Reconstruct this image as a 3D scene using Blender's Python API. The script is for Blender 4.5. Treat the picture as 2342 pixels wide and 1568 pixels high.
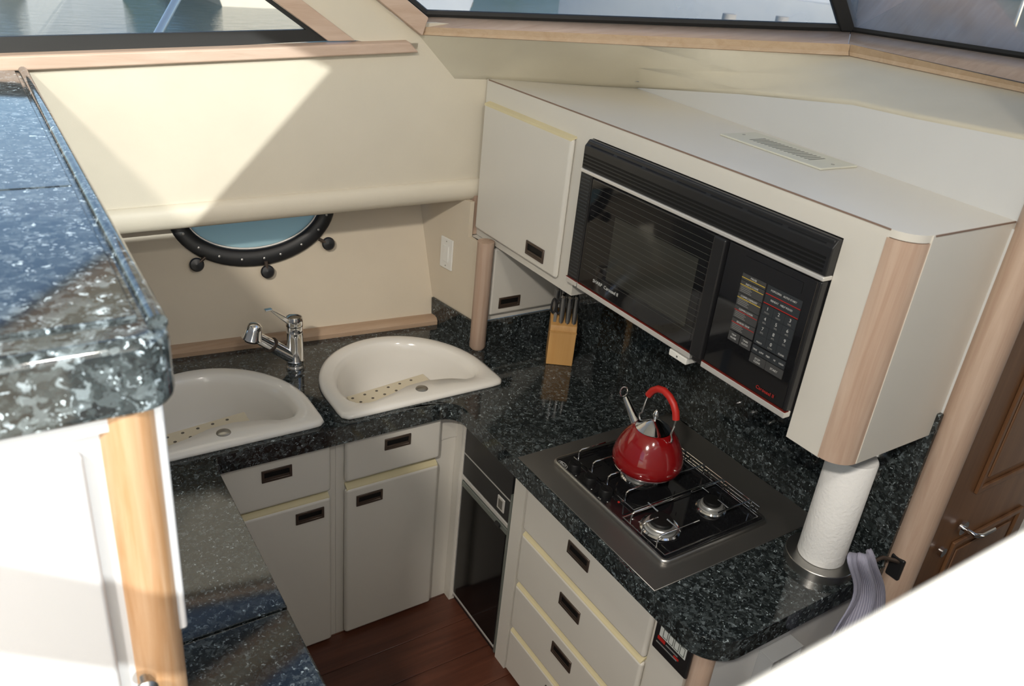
import bpy, bmesh, math, random
from mathutils import Vector, Matrix
from mathutils.geometry import tessellate_polygon
random.seed(7)
for o in list(bpy.data.objects): bpy.data.objects.remove(o)
SC = bpy.context.scene
COL = SC.collection
PI = math.pi

# ------------------------------------------------------------------ camera
R = ((0.839883531519247, -0.5344022310891123, 0.09492053987276534),
     (-0.1705166008397191, -0.42582148695788885, -0.8885944801106073),
     (0.5152860781360449, 0.7301303422348311, -0.44876490618944603))
F = 1871.8
CAM = Vector((0, 0, 2.6))
cd = bpy.data.cameras.new('camera'); cam = bpy.data.objects.new('camera', cd); COL.objects.link(cam)
cd.sensor_width = 36; cd.sensor_fit = 'HORIZONTAL'; cd.lens = F / 2342 * 36
cd.clip_start = 0.02; cd.clip_end = 500
r0, r1, r2 = Vector(R[0]), -Vector(R[1]), -Vector(R[2])
cam.matrix_world = Matrix(((r0.x, r1.x, r2.x, CAM.x), (r0.y, r1.y, r2.y, CAM.y), (r0.z, r1.z, r2.z, CAM.z), (0, 0, 0, 1)))
cd.dof.use_dof = True; cd.dof.focus_distance = 2.75; cd.dof.aperture_fstop = 4.5
SC.camera = cam
# ------------------------------------------------------------------ world, sun, exposure
w = bpy.data.worlds.new('world'); SC.world = w; w.use_nodes = True
nt = w.node_tree; nt.nodes.clear()
sky = nt.nodes.new('ShaderNodeTexSky'); sky.sky_type = 'NISHITA'; sky.sun_disc = False
SUN = Vector((-.05, -1, .42)).normalized()
sky.sun_elevation = math.asin(SUN.z); sky.sun_rotation = math.atan2(SUN.x, SUN.y)
sky.air_density = 1.0; sky.dust_density = 1.2; sky.ozone_density = 1.0
bg = nt.nodes.new('ShaderNodeBackground'); bg.inputs[1].default_value = 0.25
wo = nt.nodes.new('ShaderNodeOutputWorld')
nt.links.new(sky.outputs[0], bg.inputs[0]); nt.links.new(bg.outputs[0], wo.inputs[0])
sl = bpy.data.lights.new('sun', 'SUN'); sl.energy = 3.8; sl.angle = math.radians(0.35); sl.color = (1.0, .95, .86)
so = bpy.data.objects.new('sun', sl); COL.objects.link(so)
so.rotation_euler = SUN.to_track_quat('Z', 'Y').to_euler(); so.location = (0, -6, 6)
SC.view_settings.view_transform = 'Standard'; SC.view_settings.look = 'None'
SC.view_settings.gamma = 1; SC.view_settings.use_curve_mapping = False
SC.view_settings.exposure = 0.0

# two unseen fill lamps added on the saloon ceiling (built with their fixtures further down)
FILL_LAMPS = [(-1.3, -.5, 150), (.42, -.75, 26)]

# ------------------------------------------------------------------ measuring helpers (photograph pixel -> point on a known plane)
def ray(u, v):
    a, b = (u - 1171) / F, (v - 784) / F
    return Vector([R[0][i] * a + R[1][i] * b + R[2][i] for i in range(3)])
def pz(u, v, z): r = ray(u, v); return CAM + r * ((z - CAM.z) / r.z)
def px(u, v, x): r = ray(u, v); return CAM + r * ((x - CAM.x) / r.x)
def py(u, v, y): r = ray(u, v); return CAM + r * ((y - CAM.y) / r.y)
HN = Vector((.095, 1, 0)); HP = Vector((1.685, 2.74, 0))
def pp(u, v, P=HP, n=HN): r = ray(u, v); P = Vector(P); n = Vector(n); return CAM + r * ((P - CAM).dot(n) / r.dot(n))
def hull_y(x): return 2.74 - .095 * (x - 1.685)

# ------------------------------------------------------------------ materials
def newmat(name):
    m = bpy.data.materials.new(name); m.use_nodes = True
    n = m.node_tree.nodes; return m, n, m.node_tree.links, n['Principled BSDF']
def setin(b, k, v):
    if k in b.inputs: b.inputs[k].default_value = v
def plain(name, col, rough=.5, metal=0, bump=0, bscale=200, spec=.5, vary=.03, vscale=6, **kw):
    m, n, l, b = newmat(name)
    tc = n.new('ShaderNodeTexCoord')
    nz = n.new('ShaderNodeTexNoise'); nz.inputs['Scale'].default_value = vscale; nz.inputs['Detail'].default_value = 3
    l.new(tc.outputs['Object'], nz.inputs['Vector'])
    cr = n.new('ShaderNodeValToRGB')
    cr.color_ramp.elements[0].position = .3; cr.color_ramp.elements[1].position = .7
    cr.color_ramp.elements[0].color = tuple(c * (1 - vary) for c in col) + (1,)
    cr.color_ramp.elements[1].color = tuple(min(1, c * (1 + vary)) for c in col) + (1,)
    l.new(nz.outputs['Fac'], cr.inputs[0]); l.new(cr.outputs[0], b.inputs['Base Color'])
    b.inputs['Roughness'].default_value = rough; b.inputs['Metallic'].default_value = metal
    setin(b, 'Specular IOR Level', spec)
    for k, v in kw.items(): setin(b, k.replace('_', ' '), v)
    if bump:
        n2 = n.new('ShaderNodeTexNoise'); n2.inputs['Scale'].default_value = bscale; n2.inputs['Detail'].default_value = 2
        bp = n.new('ShaderNodeBump'); bp.inputs['Strength'].default_value = bump; bp.inputs['Distance'].default_value = .002
        l.new(tc.outputs['Object'], n2.inputs['Vector']); l.new(n2.outputs['Fac'], bp.inputs['Height']); l.new(bp.outputs[0], b.inputs['Normal'])
    return m
def granite(name, scale=1.0, gain=1.0, tint=(1, 1, 1)):
    m, n, l, b = newmat(name)
    tc = n.new('ShaderNodeTexCoord')
    nz = n.new('ShaderNodeTexNoise'); nz.inputs['Scale'].default_value = 45 * scale; nz.inputs['Detail'].default_value = 4
    l.new(tc.outputs['Object'], nz.inputs['Vector'])
    mx = n.new('ShaderNodeVectorMath'); mx.operation = 'MULTIPLY_ADD'; mx.inputs[1].default_value = (.055 / scale,) * 3
    l.new(nz.outputs['Color'], mx.inputs[0]); l.new(tc.outputs['Object'], mx.inputs[2])
    v1 = n.new('ShaderNodeTexVoronoi'); v1.inputs['Scale'].default_value = 62 * scale
    v2 = n.new('ShaderNodeTexVoronoi'); v2.inputs['Scale'].default_value = 150 * scale
    l.new(mx.outputs[0], v1.inputs['Vector']); l.new(mx.outputs[0], v2.inputs['Vector'])
    def ramp(src, pts):
        s = n.new('ShaderNodeSeparateColor'); l.new(src, s.inputs[0])
        r = n.new('ShaderNodeValToRGB'); e = r.color_ramp.elements
        e[0].position, e[1].position = pts[0][0], pts[-1][0]
        e[0].color = tuple(c * gain * t for c, t in zip(pts[0][1], tint)) + (1,); e[1].color = tuple(c * gain * t for c, t in zip(pts[-1][1], tint)) + (1,)
        for p, c in pts[1:-1]:
            q = e.new(p); q.color = tuple(a * gain * t for a, t in zip(c, tint)) + (1,)
        l.new(s.outputs[0], r.inputs[0]); return r.outputs[0]
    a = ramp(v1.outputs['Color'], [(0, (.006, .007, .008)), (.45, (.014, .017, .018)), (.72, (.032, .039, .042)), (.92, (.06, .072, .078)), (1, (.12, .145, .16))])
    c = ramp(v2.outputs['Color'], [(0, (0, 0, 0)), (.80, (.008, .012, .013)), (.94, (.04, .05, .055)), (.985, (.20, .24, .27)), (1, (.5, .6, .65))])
    ad = n.new('ShaderNodeMix'); ad.data_type = 'RGBA'; ad.blend_type = 'ADD'; ad.inputs[0].default_value = 1
    l.new(a, ad.inputs[6]); l.new(c, ad.inputs[7])
    l.new(ad.outputs[2], b.inputs['Base Color'])
    b.inputs['Roughness'].default_value = .07; setin(b, 'IOR', 1.62); setin(b, 'Specular IOR Level', .6)
    return m
def wood(name, c1, c2, axis='Z', rough=.45, scale=1.0, gloss=.4):
    m, n, l, b = newmat(name)
    tc = n.new('ShaderNodeTexCoord'); mp = n.new('ShaderNodeMapping')
    s = {'X': (1.6, 34, 34), 'Y': (34, 1.6, 34), 'Z': (34, 34, 1.6)}[axis]
    mp.inputs['Scale'].default_value = tuple(a * scale for a in s)
    nz = n.new('ShaderNodeTexNoise'); nz.inputs['Scale'].default_value = 1; nz.inputs['Detail'].default_value = 6; nz.inputs['Roughness'].default_value = .65
    nz.inputs['Distortion'].default_value = .6
    l.new(tc.outputs['Object'], mp.inputs[0]); l.new(mp.outputs[0], nz.inputs['Vector'])
    cr = n.new('ShaderNodeValToRGB'); cr.color_ramp.elements[0].position = .33; cr.color_ramp.elements[1].position = .68
    cr.color_ramp.elements[0].color = c2 + (1,); cr.color_ramp.elements[1].color = c1 + (1,)
    l.new(nz.outputs['Fac'], cr.inputs[0]); l.new(cr.outputs[0], b.inputs['Base Color'])
    bp = n.new('ShaderNodeBump'); bp.inputs['Strength'].default_value = .15; bp.inputs['Distance'].default_value = .002
    l.new(nz.outputs['Fac'], bp.inputs['Height']); l.new(bp.outputs[0], b.inputs['Normal'])
    b.inputs['Roughness'].default_value = rough; setin(b, 'Specular IOR Level', gloss)
    return m
def glassmat(name, tint=(.93, .97, 1), haze=.06, hazecol=(.8, .85, .9)):
    m = bpy.data.materials.new(name); m.use_nodes = True; n = m.node_tree.nodes; l = m.node_tree.links; n.clear()
    t = n.new('ShaderNodeBsdfTransparent'); t.inputs[0].default_value = tint + (1,)
    g = n.new('ShaderNodeBsdfGlossy'); g.inputs['Roughness'].default_value = .02
    lw = n.new('ShaderNodeFresnel'); lw.inputs[0].default_value = 1.4
    x = n.new('ShaderNodeMixShader'); l.new(lw.outputs[0], x.inputs[0]); l.new(t.outputs[0], x.inputs[1]); l.new(g.outputs[0], x.inputs[2])
    d = n.new('ShaderNodeBsdfTranslucent'); d.inputs[0].default_value = hazecol + (1,)
    tc = n.new('ShaderNodeTexCoord'); nz = n.new('ShaderNodeTexNoise'); nz.inputs['Scale'].default_value = 5; nz.inputs['Detail'].default_value = 5
    l.new(tc.outputs['Object'], nz.inputs['Vector'])
    mr = n.new('ShaderNodeMapRange'); mr.inputs[1].default_value = .3; mr.inputs[2].default_value = .7; mr.inputs[3].default_value = haze * .6; mr.inputs[4].default_value = haze * 1.4
    l.new(nz.outputs['Fac'], mr.inputs[0])
    y = n.new('ShaderNodeMixShader'); l.new(mr.outputs[0], y.inputs[0]); l.new(x.outputs[0], y.inputs[1]); l.new(d.outputs[0], y.inputs[2])
    o = n.new('ShaderNodeOutputMaterial'); l.new(y.outputs[0], o.inputs[0]); return m

M = dict(
    granite=granite('blue pearl granite', 1.45, .82, (1.0, .98, .93)), granite_sunlit=granite('blue pearl granite painted sunlit', 1.1, 1.9),  # bar copy is brightened: sunlight painted into its colour
    cream=plain('cream vinyl', (.66, .60, .485), .55, bump=.12, bscale=350, vary=.02),
    creamwall=plain('cream hull liner', (.66, .575, .45), .5, bump=.08, bscale=500, vary=.02),
    dash=plain('beige dash vinyl', (.62, .57, .45), .55, bump=.1, bscale=400),
    white=plain('off white laminate', (.67, .64, .575), .32, bump=.03, bscale=300, vary=.01),
    whiteg=plain('white gelcoat', (.80, .79, .74), .3, vary=.01),
    bulk=plain('pale grey bulkhead', (.62, .62, .61), .5, vary=.01),
    strip=plain('aged cream edge strip', (.66, .58, .36), .4, vary=.04),
    oak=wood('bleached oak vertical', (.57, .43, .335), (.44, .30, .22), 'Z'),
    oakx=wood('bleached oak lengthwise', (.60, .455, .36), (.50, .355, .265), 'X'),
    oaky=wood('bleached oak crosswise', (.60, .43, .32), (.49, .32, .22), 'Y'),
    oakedge=wood('golden oak edge', (.56, .42, .29), (.48, .34, .22), 'X'), cove=wood('tan oak cove', (.50, .36, .25), (.42, .28, .18), 'X'),
    brown=wood('brown door wood', (.21, .105, .05), (.15, .07, .033), 'Z', .35, .7),
    floor=wood('red brown sole', (.12, .042, .024), (.06, .021, .013), 'X', .3, .8, .5),
    block=wood('honey beech', (.66, .38, .14), (.58, .31, .10), 'Z', .4, .8),
    porcelain=plain('cream porcelain', (.85, .815, .75), .12, spec=.6, vary=.005),
    board=plain('beige strainer board', (.72, .64, .48), .35, vary=.01),
    chrome=plain('chrome', (.82, .82, .82), .08, 1, vary=.01),
    steel=plain('brushed steel', (.42, .41, .39), .34, 1, vary=.04, vscale=3),
    darksteel=plain('dark brushed steel', (.24, .23, .215), .38, .85, vary=.05, vscale=3),
    burnal=plain('cast burner aluminium', (.62, .62, .60), .3, .8, vary=.02),
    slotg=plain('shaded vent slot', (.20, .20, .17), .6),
    edgeline=plain('brown laminate edge', (.24, .16, .12), .5),
    ventc=plain('greyish cream vent plastic', (.60, .59, .50), .45, vary=.02),
    barwhite=plain('cool white laminate', (.60, .61, .63), .35, vary=.01),
    oakbar=wood('golden oak post', (.56, .37, .23), (.44, .24, .11), 'Z', scale=1.6),
    redline=plain('dark red line', (.16, .018, .012), .4),
    bronze=plain('dark bronze metal', (.10, .075, .06), .35, .6, vary=.05),
    black=plain('black plastic', (.014, .014, .015), .32, vary=.05),
    blackg=plain('black glass', (.008, .008, .009), .04, spec=.85, vary=.02),
    fridgeg=plain('black fridge door', (.007, .007, .007), .12, spec=.28, vary=.02),
    blackm=plain('matt black rubber', (.012, .012, .012), .6, vary=.05),
    smoked=plain('smoked oven window', (.035, .035, .03), .07, spec=.55, vary=.02),
    gridm=plain('grey window mesh', (.12, .12, .105), .4, vary=.02),
    red=plain('red enamel', (.21, .005, .006), .12, spec=.6, vary=.03, vscale=20, Coat_Weight=.6),
    redg=plain('red silicone', (.45, .018, .012), .45, vary=.02),
    redprint=plain('red print', (.42, .02, .015), .4),
    yelprint=plain('yellow print', (.6, .42, .05), .4),
    silver=plain('satin aluminium strip', (.80, .78, .74), .35, .55, vary=.01),
    silverg=plain('green grey aluminium', (.30, .33, .30), .35, .7, vary=.02),
    print=plain('pale print', (.5, .5, .48), .4),
    dimprint=plain('dim print', (.22, .22, .21), .4),
    key=plain('charcoal key', (.030, .034, .038), .3, vary=.02),
    keyl=plain('grey key', (.055, .055, .055), .3, vary=.02),
    keyw=plain('white membrane', (.6, .62, .58), .35, vary=.01),
    paper=plain('paper towel', (.86, .85, .82), .9, bump=.9, bscale=90, vary=.01),
    card=plain('cardboard core', (.42, .34, .24), .8),
    towel=plain('lavender grey cotton', (.40, .40, .50), .95, bump=.5, bscale=260, vary=.06, vscale=30),
    knifeh=plain('grey steel handle', (.34, .34, .34), .25, .85, vary=.05),
    clear=plain('frosted plastic', (.55, .56, .56), .25, vary=.02, Alpha=.55),
    hole=plain('dark hole', (.13, .11, .085), .7),
    dark=plain('dark recess', (.006, .006, .006), .5, spec=.25),
    ceil=plain('off white headliner', (.74, .72, .67), .7, vary=.01),
    carpet=plain('tan saloon carpet', (.45, .38, .28), .95, bump=.6, bscale=300, vary=.05),
    deck=plain('non skid grey deck', (.17, .19, .22), .7, bump=.5, bscale=60, vary=.08, vscale=1.5),
    hullw=plain('boat hull white', (.42, .44, .46), .25, vary=.02),
    navy=plain('navy canvas', (.04, .07, .16), .7),
    dockm=plain('weathered dock timber', (.33, .30, .26), .8, vary=.15, vscale=3),
    shore=plain('dark shore trees', (.035, .055, .035), .9, vary=.4, vscale=.4),
    glass=glassmat('window glass', haze=.05),
    glassd=glassmat('hazy windshield glass', (.80, .84, .88), haze=.20),
    port=glassmat('bright porthole glass', (.75, .95, 1), haze=1.6, hazecol=(.92, 1.0, 1.0)),  # pale haze colour stands in for bright water behind the pane
)
# water
m, n, l, b = newmat('harbour water')
b.inputs['Base Color'].default_value = (.022, .055, .048, 1); b.inputs['Roughness'].default_value = .06; setin(b, 'IOR', 1.33)
tc = n.new('ShaderNodeTexCoord'); mp = n.new('ShaderNodeMapping'); mp.inputs['Scale'].default_value = (.9, 2.6, 1)
nz = n.new('ShaderNodeTexNoise'); nz.inputs['Scale'].default_value = 2.2; nz.inputs['Detail'].default_value = 5; nz.inputs['Roughness'].default_value = .55
bp = n.new('ShaderNodeBump'); bp.inputs['Strength'].default_value = .5; bp.inputs['Distance'].default_value = .05
l.new(tc.outputs['Object'], mp.inputs[0]); l.new(mp.outputs[0], nz.inputs['Vector']); l.new(nz.outputs['Fac'], bp.inputs['Height']); l.new(bp.outputs[0], b.inputs['Normal'])
M['water'] = m
setin(M['granite_sunlit'].node_tree.nodes['Principled BSDF'], 'IOR', 1.8)
for nd in M['port'].node_tree.nodes:
    if nd.type == 'OUTPUT_MATERIAL':
        lk0 = nd.inputs[0].links[0].from_socket; T_ = M['port'].node_tree; df = T_.nodes.new('ShaderNodeBsdfDiffuse'); df.inputs[0].default_value = (.55, .80, .86, 1)
        mx_ = T_.nodes.new('ShaderNodeMixShader'); mx_.inputs[0].default_value = .6; T_.links.new(lk0, mx_.inputs[1]); T_.links.new(df.outputs[0], mx_.inputs[2]); T_.links.new(mx_.outputs[0], nd.inputs[0]); break
# glowing lens of the added fill lamps
m, n, l, b = newmat('fill lamp lens'); b.inputs['Base Color'].default_value = (1, .95, .85, 1)
setin(b, 'Emission Color', (1, .93, .82, 1)); setin(b, 'Emission Strength', 6); M['lens'] = m
# striped towel
m, n, l, b = newmat('striped towel'); tc = n.new('ShaderNodeTexCoord')
wv = n.new('ShaderNodeTexWave'); wv.inputs['Scale'].default_value = 22; wv.inputs['Distortion'].default_value = .6; wv.bands_direction = 'X'
cr = n.new('ShaderNodeValToRGB'); cr.color_ramp.elements[0].color = (.27, .27, .36, 1); cr.color_ramp.elements[1].color = (.46, .45, .55, 1)
l.new(tc.outputs['UV'], wv.inputs['Vector']); l.new(wv.outputs['Fac'], cr.inputs[0]); l.new(cr.outputs[0], b.inputs['Base Color'])
bp = n.new('ShaderNodeBump'); bp.inputs['Strength'].default_value = .5; bp.inputs['Distance'].default_value = .004
l.new(wv.outputs['Fac'], bp.inputs['Height']); l.new(bp.outputs[0], b.inputs['Normal']); b.inputs['Roughness'].default_value = .95
M['towel'] = m

# ------------------------------------------------------------------ mesh helpers
def V(*a): return Vector(a)
class MB:
    def __init__(s): s.v = []; s.f = []; s.sm = []
    def add(s, vs, fs, smooth=False):
        o = len(s.v); s.v += [tuple(p) for p in vs]; s.f += [tuple(i + o for i in f) for f in fs]; s.sm += [smooth] * len(fs); return s
    def box(s, x0, x1, y0, y1, z0, z1):
        vs = [(x, y, z) for z in (z0, z1) for y in (y0, y1) for x in (x0, x1)]
        return s.add(vs, [(0, 2, 3, 1), (4, 5, 7, 6), (0, 1, 5, 4), (2, 6, 7, 3), (0, 4, 6, 2), (1, 3, 7, 5)])
    def obox(s, c, ax, ay, az, hx, hy, hz):   # oriented box
        c = Vector(c); ax, ay, az = Vector(ax).normalized(), Vector(ay).normalized(), Vector(az).normalized()
        vs = [c + ax * hx * i + ay * hy * j + az * hz * k for k in (-1, 1) for j in (-1, 1) for i in (-1, 1)]
        return s.add(vs, [(0, 2, 3, 1), (4, 5, 7, 6), (0, 1, 5, 4), (2, 6, 7, 3), (0, 4, 6, 2), (1, 3, 7, 5)])
    def hexa(s, low, up):  # 4 low corners ccw, 4 up corners
        return s.add(list(low) + list(up), [(3, 2, 1, 0), (4, 5, 6, 7)] + [(i, (i + 1) % 4, (i + 1) % 4 + 4, i + 4) for i in range(4)])
    def prism(s, pts, d, holes=(), smooth=False):  # planar polygon extruded by vector d
        d = Vector(d); loops = [[Vector(p) for p in pts]] + [[Vector(p) for p in h] for h in holes]
        flat = [p for lp in loops for p in lp]; n0 = len(flat)
        if len(loops) == 1 and len(pts) <= 60: tris = [tuple(range(n0))]
        else: tris = [tuple(t) for t in tessellate_polygon(loops)]
        fs = [tuple(reversed(t)) for t in tris] + [tuple(i + n0 for i in t) for t in tris]
        o = 0
        sides = []
        for lp in loops:
            k = len(lp)
            for i in range(k): sides.append((o + i, o + (i + 1) % k, o + (i + 1) % k + n0, o + i + n0))
            o += k
        s.add(flat + [p + d for p in flat], fs + sides, smooth); return s
    def tube(s, path, r, n=12, closed=False, cap=True):
        path = [Vector(p) for p in path]; k = len(path); rr = r if isinstance(r, (list, tuple)) else [r] * k
        vs = []; up = None
        for i, p in enumerate(path):
            a = path[(i - 1) % k] if (closed or i > 0) else p; b_ = path[(i + 1) % k] if (closed or i < k - 1) else p
            t = (b_ - a).normalized()
            if up is None: up = t.orthogonal().normalized()
            up = (up - t * up.dot(t)).normalized(); sd = t.cross(up)
            vs += [p + (up * math.cos(2 * PI * j / n) + sd * math.sin(2 * PI * j / n)) * rr[i] for j in range(n)]
        fs = []
        for i in range(k if closed else k - 1):
            for j in range(n): fs.append((i * n + j, i * n + (j + 1) % n, ((i + 1) % k) * n + (j + 1) % n, ((i + 1) % k) * n + j))
        s.add(vs, fs, True)
        if cap and not closed:
            s.add(vs[:n], [tuple(reversed(range(n)))]); s.add(vs[-n:], [tuple(range(n))])
        return s
    def lathe(s, prof, c, axis=(0, 0, 1), n=40, smooth=True):  # prof: (radius, height)
        c = Vector(c); a = Vector(axis).normalized(); u = a.orthogonal().normalized(); w_ = a.cross(u)
        vs = [c + a * h + (u * math.cos(2 * PI * j / n) + w_ * math.sin(2 * PI * j / n)) * max(r, 1e-4) for r, h in prof for j in range(n)]
        fs = [(i * n + j, i * n + (j + 1) % n, (i + 1) * n + (j + 1) % n, (i + 1) * n + j) for i in range(len(prof) - 1) for j in range(n)]
        return s.add(vs, fs, smooth)
    def cyl(s, c, r, h, axis=(0, 0, 1), n=24, r2=None):
        r2 = r if r2 is None else r2
        return s.lathe([(0, 0), (r, 0), (r2, h), (0, h)], c, axis, n)
    def loft(s, rings, closed=True, cap=False, smooth=True):
        k = len(rings[0]); vs = [p for r_ in rings for p in r_]; fs = []
        for i in range(len(rings) - 1):
            for j in range(k if closed else k - 1):
                fs.append((i * k + j, i * k + (j + 1) % k, (i + 1) * k + (j + 1) % k, (i + 1) * k + j))
        s.add(vs, fs, smooth)
        if cap: s.add(rings[-1], [tuple(range(k))], smooth)
        return s
    def build(s, name, mat, parent=None, bevel=0, seg=2, ang=35, solid=0, subd=0, label=None, cat=None, group=None, kind=None, sharp=True):
        me = bpy.data.meshes.new(name)
        if parent is None:
            xs, ys, zs = zip(*s.v); org = Vector(((min(xs) + max(xs)) / 2, (min(ys) + max(ys)) / 2, min(zs)))
        else:
            org = Vector((0, 0, 0)); p = parent
            while p: org += p.location; p = p.parent
        me.from_pydata([tuple(Vector(p) - org) for p in s.v], [], s.f)
        for p, sm in zip(me.polygons, s.sm): p.use_smooth = sm
        bm = bmesh.new(); bm.from_mesh(me); bmesh.ops.remove_doubles(bm, verts=bm.verts, dist=1e-5)
        bmesh.ops.recalc_face_normals(bm, faces=bm.faces); bm.to_mesh(me); bm.free()
        if sharp: me.set_sharp_from_angle(angle=math.radians(42))
        o = bpy.data.objects.new(name, me); COL.objects.link(o)
        if mat: me.materials.append(M[mat] if isinstance(mat, str) else mat)
        if parent is None: o.location = org
        else: o.parent = parent
        if solid:
            q = o.modifiers.new('solid', 'SOLIDIFY'); q.thickness = solid; q.offset = 0
        if bevel:
            q = o.modifiers.new('bevel', 'BEVEL'); q.width = bevel; q.segments = seg; q.limit_method = 'ANGLE'; q.angle_limit = math.radians(ang)
            if seg > 1: q.harden_normals = True
            for p in me.polygons: p.use_smooth = True
        if subd:
            q = o.modifiers.new('subd', 'SUBSURF'); q.levels = subd; q.render_levels = subd
        props(o, label, cat, group, kind); return o
def props(o, label=None, cat=None, group=None, kind=None):
    if label: o['label'] = label
    if cat: o['category'] = cat
    if group: o['group'] = group
    if kind: o['kind'] = kind
    return o
def thing(name, loc, label=None, cat=None, group=None, kind=None):
    o = bpy.data.objects.new(name, None); COL.objects.link(o); o.location = loc; o.empty_display_size = .05
    return props(o, label, cat, group, kind)
def text(body, name, mat, parent, origin, xdir, ydir, size, depth=.0006, align='LEFT', space=1.0, label=None):
    cu = bpy.data.curves.new(name, 'FONT'); cu.body = body; cu.size = size; cu.extrude = depth; cu.align_x = align; cu.align_y = 'CENTER'; cu.space_character = space
    cu.resolution_u = 3
    t = bpy.data.objects.new('tmp', cu); COL.objects.link(t)
    dg = bpy.context.evaluated_depsgraph_get(); me = bpy.data.meshes.new_from_object(t.evaluated_get(dg))
    bpy.data.objects.remove(t); bpy.data.curves.remove(cu)
    xd = Vector(xdir).normalized(); yd = Vector(ydir).normalized(); zd = xd.cross(yd)
    org = Vector((0, 0, 0)); p = parent
    while p: org += p.location; p = p.parent
    for v in me.vertices:
        c = v.co; v.co = Vector(origin) + xd * c.x + yd * c.y + zd * c.z - org
    me.materials.clear(); me.materials.append(M[mat])
    o = bpy.data.objects.new(name, me); COL.objects.link(o); o.parent = parent; return props(o, label)
def arc(c, r, a0, a1, n, z):
    return [Vector((c[0] + r * math.cos(a0 + (a1 - a0) * i / n), c[1] + r * math.sin(a0 + (a1 - a0) * i / n), z)) for i in range(n + 1)]
def lerp(a, b, t): return Vector(a).lerp(Vector(b), t)
ST = dict(kind='structure')

# ================================================================== SETTING
ZC = 1.02           # worktop height
CT = .07            # worktop edge thickness
# galley sole: single boards
fl = MB().box(.2, 2.3, -.2, 3.0, -.10, -.012).build('floor', 'dark', **ST)
for i in range(14):
    y0 = .15 + i * .165
    off = random.uniform(0, .9)
    for x0, x1 in ((.3, .3 + off), (.3 + off, 2.0)):
        if x1 - x0 > .05: MB().box(x0 + .001, x1 - .001, y0 + .001, y0 + .164, -.012, 0).build('plank', 'floor', fl, bevel=.0012, seg=1)
# saloon sole, ceiling, aft and starboard sides
MB().box(.2, 3.1, .15, .175, -.05, .92).build('wall_right', 'ceil', **ST)
MB().box(.12, .16, .15, 1.03, -.05, .92).build('wall_back', 'ceil', **ST)
MB().box(3.1, 3.14, .15, .98, -.05, 2.3).build('wall_front', 'ceil', **ST)
MB().box(2.0, 3.1, .175, .95, -.05, -.001).build('floor', 'floor', **ST)
MB().box(-2.6, .2, -1.4, 2.98, .92, .95).build('floor', 'carpet', **ST)
MB().box(.2, 2.6, -1.4, .18, .92, .95).build('floor', 'carpet', **ST)
MB().box(-2.6, 1.30, -1.4, 3.05, 4.05, 4.12).build('ceiling', 'ceil', **ST)
MB().prism([(-2.6, -1.3, .95), (3.2, -1.3, .95), (3.4, -1.3, 2.3), (3.4, -1.3, 4.05), (-2.6, -1.3, 4.05)], (0, -.06, 0),
           holes=[[(-2.3, -1.3, 2.3), (.06, -1.3, 2.3), (.06, -1.3, 2.97), (.90, -1.3, 3.85), (.62, -1.3, 3.98), (-2.3, -1.3, 3.98)],
                  [(.16, -1.3, 2.5), (1.1, -1.3, 2.5), (1.1, -1.3, 2.86), (.16, -1.3, 2.86)]]).build('wall_right', 'ceil', **ST)  # unseen side; outline and openings shaped to place the sun patches
wn = thing('window_1', (-1, -1.33, 2.3), **ST)
MB().prism([(-2.3, -1.33, 2.3), (.06, -1.33, 2.3), (.06, -1.33, 2.97), (.90, -1.33, 3.85), (.62, -1.33, 3.98), (-2.3, -1.33, 3.98)], (0, -.006, 0)).build('pane', 'glass', wn)
MB().box(-2.35, .42, -1.36, -1.29, 3.13, 3.305).build('sun_blocker', 'ceil', wn)  # unseen band added to keep sun off the porthole wall
# raked pillar across the starboard window
MB().prism([(.06, -1.30, 2.60), (.06, -1.30, 2.45), (-1.5, -1.30, 3.62), (-1.5, -1.30, 3.76)], (0, -.06, 0)).build('pillar', 'black', wn)
wn = thing('sun_opening', (.6, -1.33, 2.5), **ST)  # unseen opening added so sun reaches the half wall's cap
MB().box(.16, 1.1, -1.336, -1.33, 2.5, 2.86).build('pane', 'glass', wn)
# aft bulkhead with a wide open doorway
MB().prism([(-2.6, -1.4, .95), (-2.6, 3.0, .95), (-2.6, 3.0, 4.05), (-2.6, -1.4, 4.05)], (-.06, 0, 0),
           holes=[[(-2.6, -1.1, 1.0), (-2.6, 2.5, 1.0), (-2.6, 2.5, 3.7), (-2.6, -1.1, 3.7)]]).build('wall_back', 'ceil', **ST)

# upper hull liner (cream vinyl panel), plane HN/HP
def H(x, z, off=0):  # point on upper hull plane, off = towards the room
    return Vector((x, hull_y(x) - off, z))
zt = lambda x: 2.083 + .074 * (x - .11)     # bottom of the window ledge
zv = lambda x: 1.653 + .0405 * (x - .337)   # top of the padded roll
MB().prism([H(-2.6, zv(-2.6) - .08), H(1.70, zv(1.70) - .08), H(1.70, zt(1.70) - .02), H(1.40, zt(1.40) + .03), H(-2.6, zt(-2.6) + .03)], (0, .03, 0)).build('wall_left', 'cream', **ST)
MB().prism([H(1.66, 1.4, -.001), H(2.4, 1.4, -.001), H(2.4, 2.3, -.001), H(1.2, 2.27, -.001), H(1.2, 2.15, -.001), H(1.66, 2.0, -.001)], (0, .03, 0)).build('wall_left', 'cream', **ST)
# padded roll under the panel
prof = [(0, .0), (.012, -.004), (.022, -.020), (.026, -.042), (.022, -.064), (.010, -.082), (-.008, -.092), (-.10, -.094), (-.24, -.094), (-.24, .0)]
MB().loft([[H(x, zv(x) + dz, d) for d, dz in prof] for x in (-.6, .2, .8, 1.3, 1.683)], closed=True, cap=True).build(
    'trim_1', 'cream', **ST)
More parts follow.
